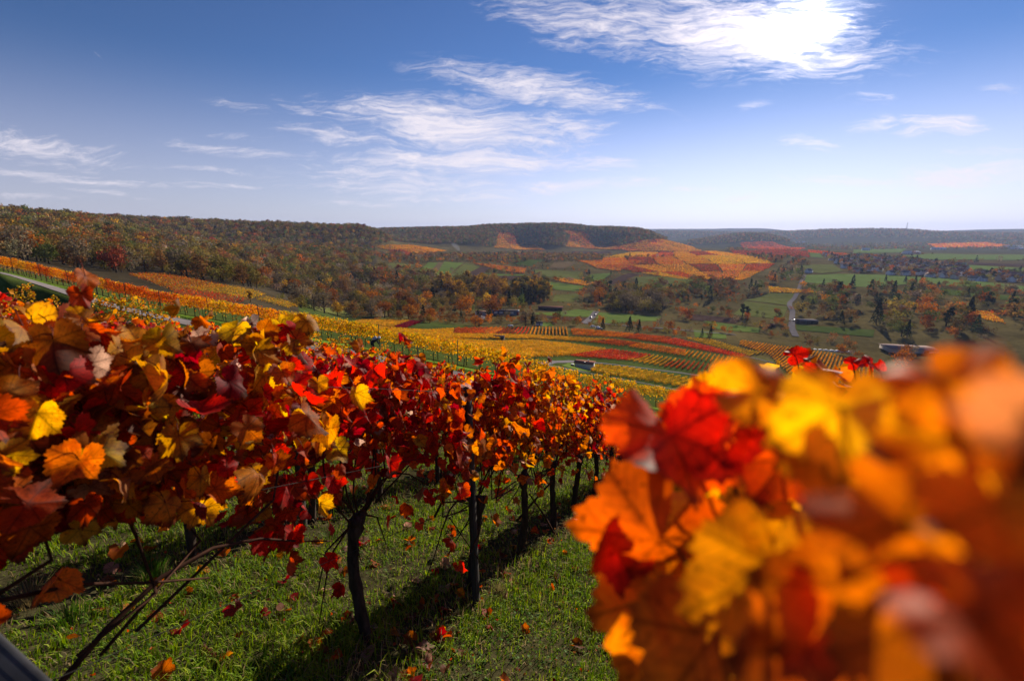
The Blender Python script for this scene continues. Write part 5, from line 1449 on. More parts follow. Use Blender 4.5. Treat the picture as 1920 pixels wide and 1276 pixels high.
building('garden_shed', 1549, 598, 4.2, 3.2, 2.3, .9, math.radians(5), M_WOOD, M_ROOFG, 'small dark garden shed with pale roof above the farm shed', 'shed', .3, [('door', 0, 1, .9, 1.9, 'f', M_DARK)])
building('hall', 1702, 657, 31, 16, 2.6, .8, math.radians(-14), M_PALE, M_ROOFT, 'large hall with long pale pinkish roof behind the blurred leaves', 'hall', .9, [('gate', 8, 1.1, 3, 2.2, 'f', M_DARK), ('gate', -6, 1.1, 3, 2.2, 'f', M_DARK)])
building('garden_hut', 1446, 0 + 613, 5, 4, 2.2, 1.2, .2, M_WOOD, M_ROOFR, 'little garden hut with red roof by the hedge left of the road', 'hut', .3)
building('garden_hut', 1011, 610, 5, 4, 2.2, 1.0, .1, M_WHITE, M_ROOFD, 'pale garden hut with dark roof above the amber striped vines', 'hut', .3, [('door', 0, 1, .8, 1.8, 'f', M_DARK)])
building('farmhouse', 1516, 511, 13, 9, 4.5, 4, .4, M_WHITE, M_ROOFG, 'white farmhouse with grey gable at the end of the village road', 'house', .5, [('window', -3, 2, 1.4, 1.3, 'f', M_DARK), ('window', 3, 2, 1.4, 1.3, 'f', M_DARK)])

def tarp():
    W = [hit(px, py) for px, py in [(1531, 653), (1560, 653), (1590, 659), (1570, 664), (1545, 661)]]
    m = MB(); g = random.Random(2)
    c = np.mean([w[:2] for w in W], 0); o = thing('timber_stack', (c[0], c[1], float(H(*c))), 'white tarpaulin heaps along the edge of the brown copse', 'tarpaulin')
    for k in range(7):
        t = k / 6; m = MB()
        x = (t - .5) * 22; y = (t - .5) * -6
        n = 9; V = []; F = []
        for i in range(n):
            for j in range(n):
                u, v = i / (n - 1) - .5, j / (n - 1) - .5
                V.append((x + u * 3.6, y + v * 3, 1.2 * math.sqrt(max(0, 1 - (2 * u) ** 2)) * math.sqrt(max(0, 1 - (2 * v) ** 2)) + g.uniform(-.1, .1)))
        for i in range(n - 1):
            for j in range(n - 1): F.append((i * n + j, (i + 1) * n + j, (i + 1) * n + j + 1, i * n + j + 1))
        m.add(V, F); put('tarpaulin', m.mesh('tarpaulin', [M_WSHEET], True), o)
tarp()

# cars, each with body, windows and wheels
def car_meshes(mat):
    prof = [(-2.1, .35), (-2.15, .75), (-1.9, .95), (-1.35, 1.0), (-.85, 1.42), (.75, 1.45), (1.45, .98), (2.05, .85), (2.15, .5), (2.1, .35)]
    m = MB(); n = len(prof); V = [(x, s * (.86 if z < 1.1 else .70), z) for s in (-1, 1) for x, z in prof]
    m.add(V, [tuple(range(n)), tuple(range(2 * n - 1, n - 1, -1))] + [(i, n + i, n + (i + 1) % n, (i + 1) % n) for i in range(n)])
    g = MB()
    for s in (-1, 1): g.add([(-1.15, s * .82, 1.02), (1.2, s * .82, 1.02), (.7, s * .715, 1.38), (-.8, s * .715, 1.36)], [(0, 1, 2, 3)])
    g.add([(1.48, -.7, 1.0), (1.48, .7, 1.0), (.80, .62, 1.42), (.80, -.62, 1.42)], [(0, 1, 2, 3)]); g.add([(-1.40, -.7, 1.02), (-1.40, .7, 1.02), (-.92, .62, 1.40), (-.92, -.62, 1.40)], [(0, 1, 2, 3)])
    w = MB(); w.tube([(0, -.1, 0), (0, .1, 0)], [.33, .33], 12)
    return m.mesh('car_body', [mat]), g.mesh('car_window', [M_DARK]), w.mesh('car_wheel', [M_TYRE])
CARM = {c: car_meshes(m) for c, m in (('white', M_CARW), ('dark', M_CARD), ('blue', M_CARB))}
def car(px, py, rz, colr, label):
    x, y, r = hit(px, py); o = thing('parked_car', (x, y, float(H(x, y)) + .5), label, 'car', rz=rz)
    b, g, w = CARM[colr]; put('body', b, o); put('window', g, o)
    for sx in (-1.3, 1.35):
        for sy in (-.78, .78): put('wheel', w, o, (sx, sy, .33))
car(1116, 592, 1.0, 'dark', 'dark car on the valley road beside the tree, upper one')
car(1108, 598, 1.0, 'dark', 'dark car on the valley road, lower one nearer the gardens')
car(957, 613, .1, 'white', 'white car parked at the top edge of the dark striped vines')
car(1111, 614, .3, 'white', 'white vehicle by the hedge above the orange vines, left one')
car(1121, 616, .0, 'white', 'white vehicle by the hedge above the orange vines, right one')
car(1124, 618.5, .0, 'blue', 'blue car in front of the white vehicles by the hedge')
car(1489, 602, .1, 'white', 'white car beside the farm shed, nearest the road')
car(1495, 601.5, .1, 'white', 'white car beside the farm shed, nearest the shed')
car(893, 594, .5, 'dark', 'dark car on the car park beside the small white house')
car(899, 596, .4, 'white', 'white car on the car park beside the small white house')

# reddish building materials yard in the trees
def yard():
    sheet('yard', [(787, 556), (820, 552), (838, 560), (800, 563)], M_ASPH)
    for k, (px, py, c) in enumerate([(795, 558, 0), (803, 557, 1), (812, 556, 0), (820, 557, 0), (827, 558, 1), (810, 560, 1)]):
        x, y, r = hit(px, py); m = MB()
        for q in range(3): m.box((0, 0, .55 + q * 1.0), (4.2 - q * .6, 2.4, .96))
        mat = M_ROOFR if c == 0 else M_ROOFT
        tag(put('stacked_pallets', m.mesh('stacked_pallets', [mat]), None, (x, y, float(H(x, y)) + .6), rnd.uniform(0, 3)), '%s stack of building material in the yard among the trees, %s from the left' % ('reddish' if c == 0 else 'pale', ORD[[0, 1, 3, 4, 5, 2][k]]), 'stack', 'stacks in the building yard')
yard()

# the village
def village():
    poly = ZONES[17][0]
    x, y = [], []
    xs, ys = sample_zone([(p[0], p[1]) for p in poly], 21, 900, 2400)
    protos = []
    g = random.Random(9)
    for k in range(8):
        m = MB(); L_, W_ = g.uniform(10, 15), g.uniform(8, 10.5)
        gable(m, L_, W_, g.uniform(4.2, 6.2), g.uniform(3, 4.2), .4, 0, 1, .2)
        hw = 3
        for q in range(3):
            m.box((-L_ / 3 + q * L_ / 3, -W_ / 2 - .03, 2.0), (1.3, .1, 1.4), mat=2); m.box((-L_ / 3 + q * L_ / 3, W_ / 2 + .03, 2.0), (1.3, .1, 1.4), mat=2)
        m.box((L_ * .2, 1.0, 8.6), (.8, .8, 2.6), mat=1)
        protos.append(m.mesh('house', [(M_WHITE, M_PALE, M_WHITE)[k % 3], (M_ROOFD, M_ROOFB, M_ROOFR, M_ROOFD, M_ROOFB, M_ROOFG, M_ROOFD, M_ROOFB)[k], M_DARK]))
    RW = ['dark', 'brown', 'red', 'dark', 'brown', 'grey', 'dark', 'brown']
    WW = ['white', 'pale', 'white']
    idx = list(range(len(xs)))
    if len(idx) > 290: idx = g.sample(idx, 290)
    idx.sort(key=lambda i: xs[i] / ys[i])
    cnt = {}
    print('HOUSES', len(idx))
    for i in idx:
        k = g.randrange(8); cl = (WW[k % 3], RW[k])
        px, py, dep = project(xs[i], ys[i], float(H(xs[i], ys[i])))
        band = 'upper' if py < 470 + (px - 1540) * .115 + 14 else 'lower'
        cnt[cl + (band,)] = cnt.get(cl + (band,), 0) + 1
        o = put('house', protos[k], None, (xs[i], ys[i], float(H(xs[i], ys[i])) + .1), g.choice((.3, .3 + math.pi / 2)) + g.uniform(-.25, .25))
        tag(o, '%s house with %s roof in the %s village, %s of its kind from the left' % (cl[0], cl[1], band, ORD[cnt[cl + (band,)] - 1]), 'house', '%s houses with %s roofs in the village' % cl)
    for (px, py, L_, W_, hw, lab) in [(1759, 468, 60, 25, 7, 'long white hall on the plain beyond the village'), (1708, 476, 55, 25, 6, 'low white hall in the fields behind the village'), (1898, 463, 95, 30, 5, 'upper of two long white greenhouses at the right edge'), (1908, 467, 80, 30, 5, 'lower of two long white greenhouses at the right edge'), (1496, 456, 30, 18, 8, 'white building of the hamlet beneath the far range, left one'), (1506, 455, 26, 18, 8, 'white building of the hamlet beneath the far range, right one'), (1623, 470, 30, 16, 8, 'white farm building behind the upper village')]:
        xx, yy, r = hit(px, py); m = MB(); gable(m, L_, W_, hw, 4, .5, 0, 1, .3)
        for q in range(4): m.box((-L_ * .36 + q * L_ * .24, -W_ / 2 - .05, 2.4), (L_ * .1, .2, 2.6), mat=2)
        tag(put('hall', m.mesh('hall', [M_WHITE, M_WSHEET, M_DARK]), None, (xx, yy, float(H(xx, yy)) + 1), g.uniform(-.2, .2)), lab, 'building')
village()

def mast():
    x, y, r = hit(1699, 433, 0, 5000); z = float(H(x, y)); m = MB()
    for sx, sy in ((-1, -1), (1, -1), (1, 1), (-1, 1)): m.tube([(sx * 5, sy * 5, 0), (sx * 1.2, sy * 1.2, 70), (sx * .8, sy * .8, 95)], [1.1, .8, .6], 4)
    for k in range(8):
        h = 5 + k * 9; w = 5 - 3.8 * h / 70
        m.tube([(-w, -w, h), (w, -w, h + 8), (w, w, h), (-w, w, h + 8), (-w, -w, h)], .5, 4)
    tag(put('radio_mast', m.mesh('radio_mast', [M_ROOFG]), None, (x, y, z)), 'thin lattice radio mast on the skyline of the far range', 'mast')
mast()

# smoke of a garden fire at the foot of the ridge
def smoke():
    mt, nt, N, L, out = new_mat('smoke')
    pv = N.new('ShaderNodeVolumePrincipled'); pv.inputs['Color'].default_value = (.75, .8, .95, 1); pv.inputs['Density'].default_value = .012
    L.new(pv.outputs[0], out.inputs['Volume'])
    x, y, r = hit(862, 472); m = MB()
    pts = [(0, 0, 2), (-3, 0, 8), (-8, 2, 15), (-16, 3, 22), (-26, 4, 28), (-34, 4, 31)]
    m.tube(pts, [2, 6, 9, 9, 7, 2], 10, wob=.15)
    tag(put('smoke', m.mesh('smoke', [mt], True), None, (x, y, float(H(x, y)))), 'thin blue smoke drifting from the trees below the wooded ridge', 'smoke', kind='stuff')
smoke()

# ------------------------------------------------------------------ posts, wires and sticks of the trellis
def post_mesh(h, w, seed):
    g = random.Random(seed); m = MB(); n = 9
    V, F = [], []
    sec = [(-1, -.8), (-.35, -1), (.35, -1), (1, -.8), (1, .8), (.35, .92), (0, .62), (-.35, .92), (-1, .8)]
    for k in range(n):
        t = k / (n - 1); tw = 1 - .08 * t
        for (a, b) in sec: V.append((a * w * tw * g.uniform(.96, 1.04), b * w * .8 * tw * g.uniform(.96, 1.04), -.25 + (h + .25) * t))
    q = len(sec)
    for k in range(n - 1):
        for i in range(q): F.append((k * q + i, k * q + (i + 1) % q, (k + 1) * q + (i + 1) % q, (k + 1) * q + i))
    F.append(tuple((n - 1) * q + i for i in range(q)))
    m.add(V, F); return m.mesh('post', [M_POST])
PM = [post_mesh(1.74, .028, s) for s in (1, 2, 3)]
def post(s, offv, label, h=1.0, xy=None, lean=0.0, k=0):
    x, y = row_xy(s, offv) if xy is None else xy
    o = put('vineyard_post', PM[k % 3], None, (x, y, float(H(x, y))), math.pi / 2 - RAZ)
    o.rotation_euler = (rnd.uniform(-.02, .02), rnd.uniform(-.02, .02) + lean, math.pi / 2 - RAZ); o.scale = (1, 1, h)
    return tag(o, label, 'post', 'wooden posts of the trellis')
post(0, 0, 'tall dark wooden post standing in the red front row', xy=(-.27, 2.90))
for n_, s in enumerate(np.arange(7.6, 27, 4.8)): post(s, -1.58, 'wooden post in the front row, %s one downhill of the tall dark post' % ORD[n_], k=n_)
post(0, 0, 'grey wooden post in the second row, left of the gnarled trunk', xy=(-2.02, 3.88), k=1)
for n_, s in enumerate(np.arange(7.4, 27, 4.8)): post(s, -3.53, 'wooden post in the second row, %s one downhill of the grey post' % ORD[n_], k=n_)
for n_, s in enumerate(np.arange(3.9, 27, 4.8)): post(s, -5.48, 'wooden post in the third row, %s one going downhill' % ORD[n_], k=n_)
for n_, s in enumerate(np.arange(4.4, 22, 4.8)): post(s, 2.37, 'wooden post in the second right-hand row, %s one going downhill' % ORD[n_], k=n_)

def hedge_posts():
    L_ = HEDGE; seg = np.linalg.norm(np.diff(L_, axis=0), axis=1); cum = np.concatenate([[0], np.cumsum(seg)]); n = 0
    for d in np.arange(2, cum[-1], 6.1):
        x, y = np.interp(d, cum, L_[:, 0]), np.interp(d, cum, L_[:, 1])
        px = float(project(x, y, float(H(x, y)))[0])
        if not -20 < px < 1400: continue
        post(0, 0, 'dark post in the long roadside row, %s from the left' % ORD[n], 1.22, (x - .05, y - .3), k=n); n += 1
hedge_posts()
def end_post():
    """the slanting grooved end post in the bottom left corner"""
    a, b = np.array(point(-150, 1185, 1.2)), np.array(point(80, 1385, 1.1))
    d = b - a; L_ = np.linalg.norm(d); d /= L_
    view = (a + b) / 2; view = view / np.linalg.norm(view)
    n = -(view - d * np.dot(view, d)); n /= np.linalg.norm(n); s = np.cross(d, n)
    m = MB(); V, F = [], []
    prof = []
    w = .058
    for k in range(13):   # ribbed face towards the camera
        u = -1 + 2 * k / 12; prof.append((u * w, .012 * (1 if k % 2 == 0 else .45)))
    prof += [(w, -.05), (-w, -.05)]
    q = len(prof)
    for t in np.linspace(-.9, 1.25, 8):
        for (u, v) in prof: V.append(a + d * L_ * t + s * u + n * v)
    for k in range(7):
        for i in range(q): F.append((k * q + i, k * q + (i + 1) % q, (k + 1) * q + (i + 1) % q, (k + 1) * q + i))
    F += [tuple(range(q))[::-1], tuple(7 * q + i for i in range(q))]
    c = (a + b) / 2
    m.add(np.array(V) - c, F)
    tag(put('slanting_post', m.mesh('slanting_post', [M_METAL]), None, c), 'grey grooved post slanting through the bottom left corner of the photo', 'post')
end_post()

def stick(p, q, rad, label):
    m = MB(); p, q = np.array(p), np.array(q)
    mid = (p + q) / 2 + np.array([.01, .0, .015]); m.tube([p - p, mid - p, q - p], [rad, rad * .9, rad * .7], 6, wob=.15)
    tag(put('support_stick', m.mesh('support_stick', [M_CANE], True), None, p), label, 'stick')
g_ = lambda px, py, r: tuple(point(px, py, r))
stick(g_(1045, 1010, 4.55), g_(992, 925, 4.4), .011, 'thin dark stick leaning up to the left from the slender orange trunk')
stick(g_(968, 977, 4.3), g_(1036, 900, 4.6), .012, 'thin dark stick slanting across the slender orange trunk')
stick(g_(815, 968, 3.3), g_(862, 870, 3.2), .011, 'thin dark stick leaning against the tall dark post from the left')

def wires():
    for offv, wname in ((-1.58, 'front row'), (-3.53, 'second row'), (-5.48, 'third row'), (.42, 'right-hand row')):
        for hgt, hw in ((.82, 'lowest'), (1.25, 'middle'), (1.68, 'top')):
            m = MB(); ss = np.arange(-1.5 if offv < 0 else 3.4, 27, .8); P = []
            x0, y0 = row_xy(ss[0], offv); o0 = np.array([x0, y0, float(H(x0, y0)) + hgt])
            for s in ss:
                x, y = row_xy(s, offv + .03); P.append(np.array([x, y, float(plane(x, y)) + hgt + .012 * math.sin(s * 1.3)]) - o0)
            # end points meet the real ground further down the slope
            for i, s in enumerate(ss):
                x, y = row_xy(s, offv + .03); P[i][2] = float(H(x, y)) * .7 + float(plane(x, y)) * .3 + hgt - o0[2] if s > 12 else P[i][2]
            m.tube(P, .0016, 4)
            tag(put('trellis_wire', m.mesh('trellis_wire', [M_WIRE]), None, o0), '%s wire of the trellis in the %s' % (hw, wname), 'wire', 'trellis wires')
wires()

# ------------------------------------------------------------------ the big blurred leaves right in front of the camera
def hero_leaf(px, py, r, size_px, col, parent, roll=0.0, tx=0.0, ty=0.0, curl=(.1, -.1, .05), label=None):
    """a leaf centred on a line of sight at distance r, turned by roll and tilted by tx, ty"""
    sx, sy, t = ray(px, py)
    v = np.array([sx, sy, t]); dist = r
    v = v / np.linalg.norm(v); c = v * dist
    right = np.cross(v, [0, 0, 1]); right /= np.linalg.norm(right); up = np.cross(right, v)
    n = -v + right * tx + up * ty; n /= np.linalg.norm(n)
    tipd = up * math.cos(roll) + right * math.sin(roll)
    tipd = tipd - n * np.dot(tipd, n); tipd /= np.linalg.norm(tipd)
    dep = dist * (FPX / math.sqrt(FPX ** 2 + (px - 960) ** 2 + (638 - py) ** 2))
    sz = size_px / FPX * dep / 1.75
    pos = c - tipd * sz * .2
    f = leaves(3, pos[None] - HERO0, n[None], tipd[None], np.array([sz]), np.array(col)[None], curl=np.array([[curl[0] * 1.5, curl[1] * 1.9, curl[2] * 2.5]]), edge=.4)
    me = make_mesh('leaf', f[0], f[1], f[2], [M_HERO], f[3], f[4], smooth=True)
    o = put('leaf', me, parent)
    if label: o['label'] = label
    m = MB(); dirn = np.array([.02, .0, 1.15]) + HERO0 - pos; dirn /= np.linalg.norm(dirn); p = pos - HERO0
    m.tube([p, p + dirn * .03 + np.array([0, 0, .01]), p + dirn * .07], [.0014, .0016, .002], 5)
    put('leaf_stalk', m.mesh('leaf_stalk', [M_CANE], True), o)
    return pos
hx, hy = row_xy(.75, .42); HERO0 = np.array([hx, hy, float(H(hx, hy))])
hero = thing('grapevine', tuple(HERO0), 'grapevine right against the camera with huge blurred orange and red leaves', 'grapevine', 'vines of the row right of the camera')
rnd = random.Random(77); rng = np.random.default_rng(77)
HB = [
    (1268, 850, .40, 285, RED * .85 + ORA * .45, 2.9, .25, .75, (.30, -.18, .1), 'big scarlet leaf with orange veins at the left of the blurred leaves'),
    (1345, 815, .42, 200, RDO, .6, -.35, .6, (.2, .2, 0), None),
    (1215, 1035, .40, 285, ORA * .45 + CRI * .5, 3.5, .2, -.55, (-.25, -.2, .1), 'lower fold of the scarlet leaf, its shade put into dark rust colour'),  # folded half of the scarlet leaf, colour darkened where no sun shines through
    (1150, 1030, .42, 130, CRI, 4.0, .3, -.5, (.2, .3, .1), None),
    (1350, 1000, .47, 230, YEL, 2.4, .15, .2, (.15, -.15, .1), 'yellow leaf with a brown rim under the scarlet one'),
    (1235, 1150, .45, 260, GLD * .6 + RDO * .5, 3.3, .1, .1, (.25, -.1, 0), None),
    (1440, 738, .33, 190, ORA + YEL * .3, 1.2, .35, .9, (.25, -.15, .1), 'bright orange pink leaf at the top of the blurred cluster'),
    (1285, 800, .46, 105, ORA + YEL * .2, .2, .2, .6, (.3, .2, 0), None),
    (1350, 760, .62, 120, GLD, 1.2, .2, .4, (.4, .2, .1), None),
    (1575, 790, .28, 235, YEL * .8 + GLD * .3, 3.0, -.2, .5, (.2, -.2, .05), 'yellow leaf standing upright in the middle of the cluster'),
    (1560, 875, .30, 200, GLD, 2.2, .3, .2, (.2, .1, .1), None),
    (1778, 728, .205, 205, ORA + GLD * .35, 2.5, -.3, .8, (.2, -.2, .1), 'very blurred orange leaf at the upper right'),
    (1790, 850, .23, 250, GLD * .8 + BRN * .4, 3.2, .3, .3, (.15, .15, .1), None),
    (1915, 790, .16, 160, BRN + TAN * .25, 3.5, -.5, .2, (.2, .2, .1), 'brown leaf edge blurred at the right border'),
    (1740, 1010, .22, 330, ORA + GLD * .25, 1.9, .25, .55, (.2, -.2, .1), 'large orange leaf at the lower right'),
    (1880, 980, .19, 260, GLD * .7 + RDO * .3, 2.7, -.2, .35, (.2, .2, .1), None),
    (1640, 960, .31, 200, GLD, 3.4, .1, .2, (.2, -.2, .1), None),
    (1570, 980, .40, 180, RDO, 2.8, .3, .4, (.2, .2, .1), None),
    (1450, 1100, .36, 300, GLD * .5 + BRN * .6, 3.0, .1, .0, (.2, -.1, .1), None),
    (1600, 1140, .30, 330, ORA * .5 + BRN * .7, 3.6, -.1, -.1, (.2, .2, .1), None),
    (1350, 1230, .38, 280, GLD * .6 + BRN * .4, 2.7, .2, .0, (.1, .2, .1), None),
    (1760, 1210, .22, 380, ORA * .5 + BRN * .6, 3.0, .2, -.2, (.2, .2, .1), None),
    (1880, 1180, .16, 300, RDO * .7 + ORA * .3, 1.7, -.2, .6, (.3, -.2, .1), 'red orange leaf in the lower right corner'),
    (1500, 1245, .30, 320, BRN + RDO * .3, 3.3, .1, -.1, (.2, .1, .1), None),
    (1455, 880, .48, 180, RDO * .8, 3.4, -.2, .1, (.3, .1, .1), None),
    (1400, 870, .55, 150, CRI, 2.6, .2, .3, (.2, .3, .1), None),
    (1660, 860, .34, 150, ORA, 2.0, .2, .5, (.3, .2, .1), None),
    (1700, 1120, .28, 240, GLD * .7 + BRN * .3, 3.9, .2, .2, (.2, .2, .1), None),
    (1280, 1080, .52, 180, ORA, 3.0, .1, .3, (.2, .2, .1), None),
    (1905, 860, .22, 190, ORA * .6 + BRN * .4, 3.0, .2, .2, (.2, .2, .1), None),
    (1420, 950, .60, 170, GLD, 3.2, .1, .2, (.2, .2, .1), None), (1530, 1060, .45, 200, GLD * .8, 2.8, .1, .1, (.2, .2, .1), None),
    (1640, 1060, .40, 220, ORA * .7, 3.3, .1, .1, (.2, .2, .1), None), (1810, 1100, .34, 260, GLD * .6 + BRN * .3, 3.0, .1, .0, (.2, .2, .1), None),
    (1900, 1080, .30, 200, ORA * .7, 2.8, .1, .1, (.2, .2, .1), None),
]
HP = []
for (px, py, r, s, c, roll, tx, ty, cu, lb) in HB: HP.append(hero_leaf(px, py, r * (1.08 if px < 1420 else .9), s * 1.06, np.clip(np.asarray(c) * 1.25 + (ORA * .25 if c[0] < .3 else 0), 0, .9), hero, roll, tx, ty, cu, lb))
# small red leaves of the shoot tips a little further down the row
for (px, py, r, s, c) in [(1495, 664, 1.9, 46, RED), (1520, 674, 1.8, 26, BRN), (1543, 694, 1.6, 60, RED), (1600, 677, 1.7, 34, RED), (1628, 673, 1.7, 40, RED), (1646, 690, 1.65, 34, RED), (1722, 790, 1.2, 60, RED), (1700, 800, 1.2, 50, CRI), (1645, 714, 1.5, 20, RED), (1330, 730, 1.0, 60, ORA), (1460, 760, .9, 70, GLD), (1480, 790, .9, 60, ORA), (1650, 760, .8, 60, TAN)]:
    HP.append(hero_leaf(px, py, r, s, c, hero, rnd.uniform(-1, 1), rnd.uniform(-.4, .4), .8, tuple(rng.normal(0, .35, 3))))
# leaves filling the vine behind them
n = 150
d = rng.uniform(.62, 1.5, n); pxs = rng.uniform(1270, 1990, n); pys = 860 + rng.uniform(0, 1, n) ** .9 * 420
keep = pys > 720 + np.clip(1420 - pxs, 0, 200) * .5
pos = []
for a, b, c in zip(pxs, pys, d):
    sx, sy, t = ray(a, b); v = np.array([sx, sy, t]); pos.append(v / np.linalg.norm(v) * c)
pos = np.array(pos)[keep]
okh = (pos[:, 2] > plane(pos[:, 0], pos[:, 1]) + .55)
pos = pos[okh]; n = len(pos)
nrm = np.stack([rng.normal(-.6, .5, n), rng.normal(-.5, .5, n), rng.normal(.4, .4, n)], -1)
tip = np.stack([rng.normal(0, .5, n), rng.normal(0, .4, n), -1 + rng.normal(0, .4, n)], -1)
f = leaves(2, pos - HERO0, nrm, tip, rng.uniform(.05, .085, n), pick('orange', n))
put('foliage', make_mesh('foliage', f[0], f[1], f[2], [M_LEAF], f[3], f[4], smooth=True), hero)
def hero_wood():
    m = MB(); m.tube([(0, 0, -.1), (.02, .01, .3), (-.01, .02, .6), (.02, 0, .82)], [.045, .04, .036, .045], 9, wob=.2); put('trunk', m.mesh('trunk', [M_BARK], True), hero)
    m = MB(); top = np.array([.02, 0, .82])
    for (px, py, r) in [(1468, 760, .62), (1690, 690, .6), (1380, 1000, .7), (1810, 780, .5), (1580, 760, .75), (1660, 960, .5), (1240, 1180, .6)]:
        e = np.array(point(px, py, r)) - HERO0; mid = (top + e) / 2 + np.array([rnd.uniform(-.06, .06), rnd.uniform(-.06, .06), .0])
        m.tube([top, (top + mid) / 2, mid, (mid + e) / 2, e], [.009, .008, .007, .006, .004], 6)
    put('cane', m.mesh('cane', [M_CANE], True), hero)
hero_wood()

# ------------------------------------------------------------------ grass underfoot and fallen leaves
rnd = random.Random(21); rng = np.random.default_rng(21)
def row_dist(x, y):
    o = x * RN[0] + y * RN[1]
    return np.abs((o - (-1.58) + .975) % 1.95 - .975)
def grass():
    n = 230000
    r = 1.3 + 11.5 * rng.uniform(0, 1, n) ** 1.55; az = np.radians(rng.uniform(-56, 48, n))
    x, y = r * np.sin(az), r * np.cos(az)
    # tufts
    k = 9000; rc = 1.3 + 11 * rng.uniform(0, 1, k) ** 1.4; ac = np.radians(rng.uniform(-56, 48, k))
    tx, ty = rc * np.sin(ac), rc * np.cos(ac)
    tj = rng.integers(0, k, n); tuft = rng.uniform(0, 1, n) < .55
    sp = rng.uniform(.015, .06, k)[tj]
    x = np.where(tuft, tx[tj] + rng.normal(0, 1, n) * sp, x); y = np.where(tuft, ty[tj] + rng.normal(0, 1, n) * sp, y)
    rd = row_dist(x, y); bare = np.clip(1 - rd / .28, 0, 1)
    keep = rng.uniform(0, 1, n) > bare * .85
    patch = np.sin(x * 1.9 + 1) * np.sin(y * 2.3) + np.sin(x * 4.1 - y * 3.3) * .6
    keep &= rng.uniform(0, 1, n) > np.clip(-patch * .7 - .1, 0, .82)
    x, y, bare, patch, tuft, tj = x[keep], y[keep], bare[keep], patch[keep], tuft[keep], tj[keep]; n = len(x)
    hgt = rng.uniform(.018, .075, n) * (1 + .55 * tuft * rng.uniform(0, 1.4, k)[tj]) * (1 + .25 * np.clip(patch, -1, 1)) + .05 * bare * rng.uniform(0, 1, n)
    rr = np.hypot(x, y); w = rng.uniform(.0014, .003, n) * (1 + rr * .12)
    a = rng.uniform(0, 6.283, n); lean = rng.uniform(.2, 1.1, n)
    dx, dy = np.cos(a), np.sin(a)
    z = H(x, y) - .005
    b = np.stack([x, y, z], -1); sd = np.stack([-dy, dx, np.zeros(n)], -1) * w[:, None]
    fw = np.stack([dx, dy, np.zeros(n)], -1)
    mid = b + np.array([0, 0, 1]) * (hgt * .6)[:, None] + fw * (hgt * lean * .3)[:, None]
    tip = b + np.array([0, 0, 1]) * (hgt * (1 - .3 * lean))[:, None] + fw * (hgt * lean * .95)[:, None]
    V = np.stack([b - sd, b + sd, mid + sd * .8, mid - sd * .8, tip], 1).reshape(-1, 3)
    base = np.arange(n)[:, None] * 5
    I = np.concatenate([base + [0, 1, 2, 3], base + [3, 2, 4]], 1).ravel()
    C = np.tile([4, 3], n)
    g1, g2, g3, dry = np.array([.17, .28, .016]), np.array([.29, .36, .035]), np.array([.085, .17, .015]), np.array([.36, .27, .14])
    u = rng.uniform(0, 1, (n, 1))
    c = np.where(u < .45, g1, np.where(u < .75, g2, g3)) * rng.uniform(.7, 1.25, (n, 1))
    isdry = rng.uniform(0, 1, n) < .09 + .42 * bare + .10 * (patch < -.3)
    c[isdry] = dry * rng.uniform(.5, 1.1, (isdry.sum(), 1))
    col = np.repeat(c, 5, 0)
    me = make_mesh('grass', V, C, I, [M_GRASS], col)
    tag(put('grass', me), 'short green grass between the vine rows', 'grass', kind='stuff')
    # crumbs of dry leaves and stalks
    k = 5200; r = 1.3 + 9.5 * rng.uniform(0, 1, k) ** 1.4; az = np.radians(rng.uniform(-56, 40, k))
    x, y = r * np.sin(az), r * np.cos(az); ok = rng.uniform(0, 1, k) < .35 + .65 * (row_dist(x, y) < .4); x, y = x[ok], y[ok]; k = len(x)
    p = np.stack([x, y, H(x, y) + rng.uniform(.01, .045, k)], -1); nr = rng.normal(0, .6, (k, 3)); nr[:, 2] += .8
    f = leaves(0, p, nr, rng.normal(0, 1, (k, 3)), rng.uniform(.005, .018, k), pick('brown', k) * .8 + rng.uniform(0, .12, (k, 1)) * np.array([1, .7, .45]), edge=0)
    tag(put('leaf_litter', make_mesh('leaf_litter', f[0], f[1], f[2], [M_GRASS], f[3])), 'crumbled brown leaf litter scattered in the grass', 'leaf litter', kind='stuff')
    # broad-leaved weeds
    k = 26000; r = 1.3 + 8.5 * rng.uniform(0, 1, k) ** 1.4; az = np.radians(rng.uniform(-56, 40, k))
    x, y = r * np.sin(az), r * np.cos(az)
    pt = np.sin(x * 3.1 + 2) * np.sin(y * 2.7 + 1) + .5 * np.sin(x * 7 + y * 5)
    ok = (pt > .25) & (row_dist(x, y) > .12); x, y = x[ok], y[ok]; k = len(x)
    p = np.stack([x, y, H(x, y) + rng.uniform(.008, .05, k)], -1)
    nr = rng.normal(0, .5, (k, 3)); nr[:, 2] += 1
    c = np.array([.10, .19, .04]) * rng.uniform(.6, 1.5, (k, 1))
    f = leaves(0, p, nr, rng.normal(0, 1, (k, 3)), rng.uniform(.006, .015, k), c, edge=0)
    tag(put('weeds', make_mesh('weeds', f[0], f[1], f[2], [M_GRASS], f[3])), 'low broad-leaved weeds growing in the grass', 'weeds', kind='stuff')
grass()

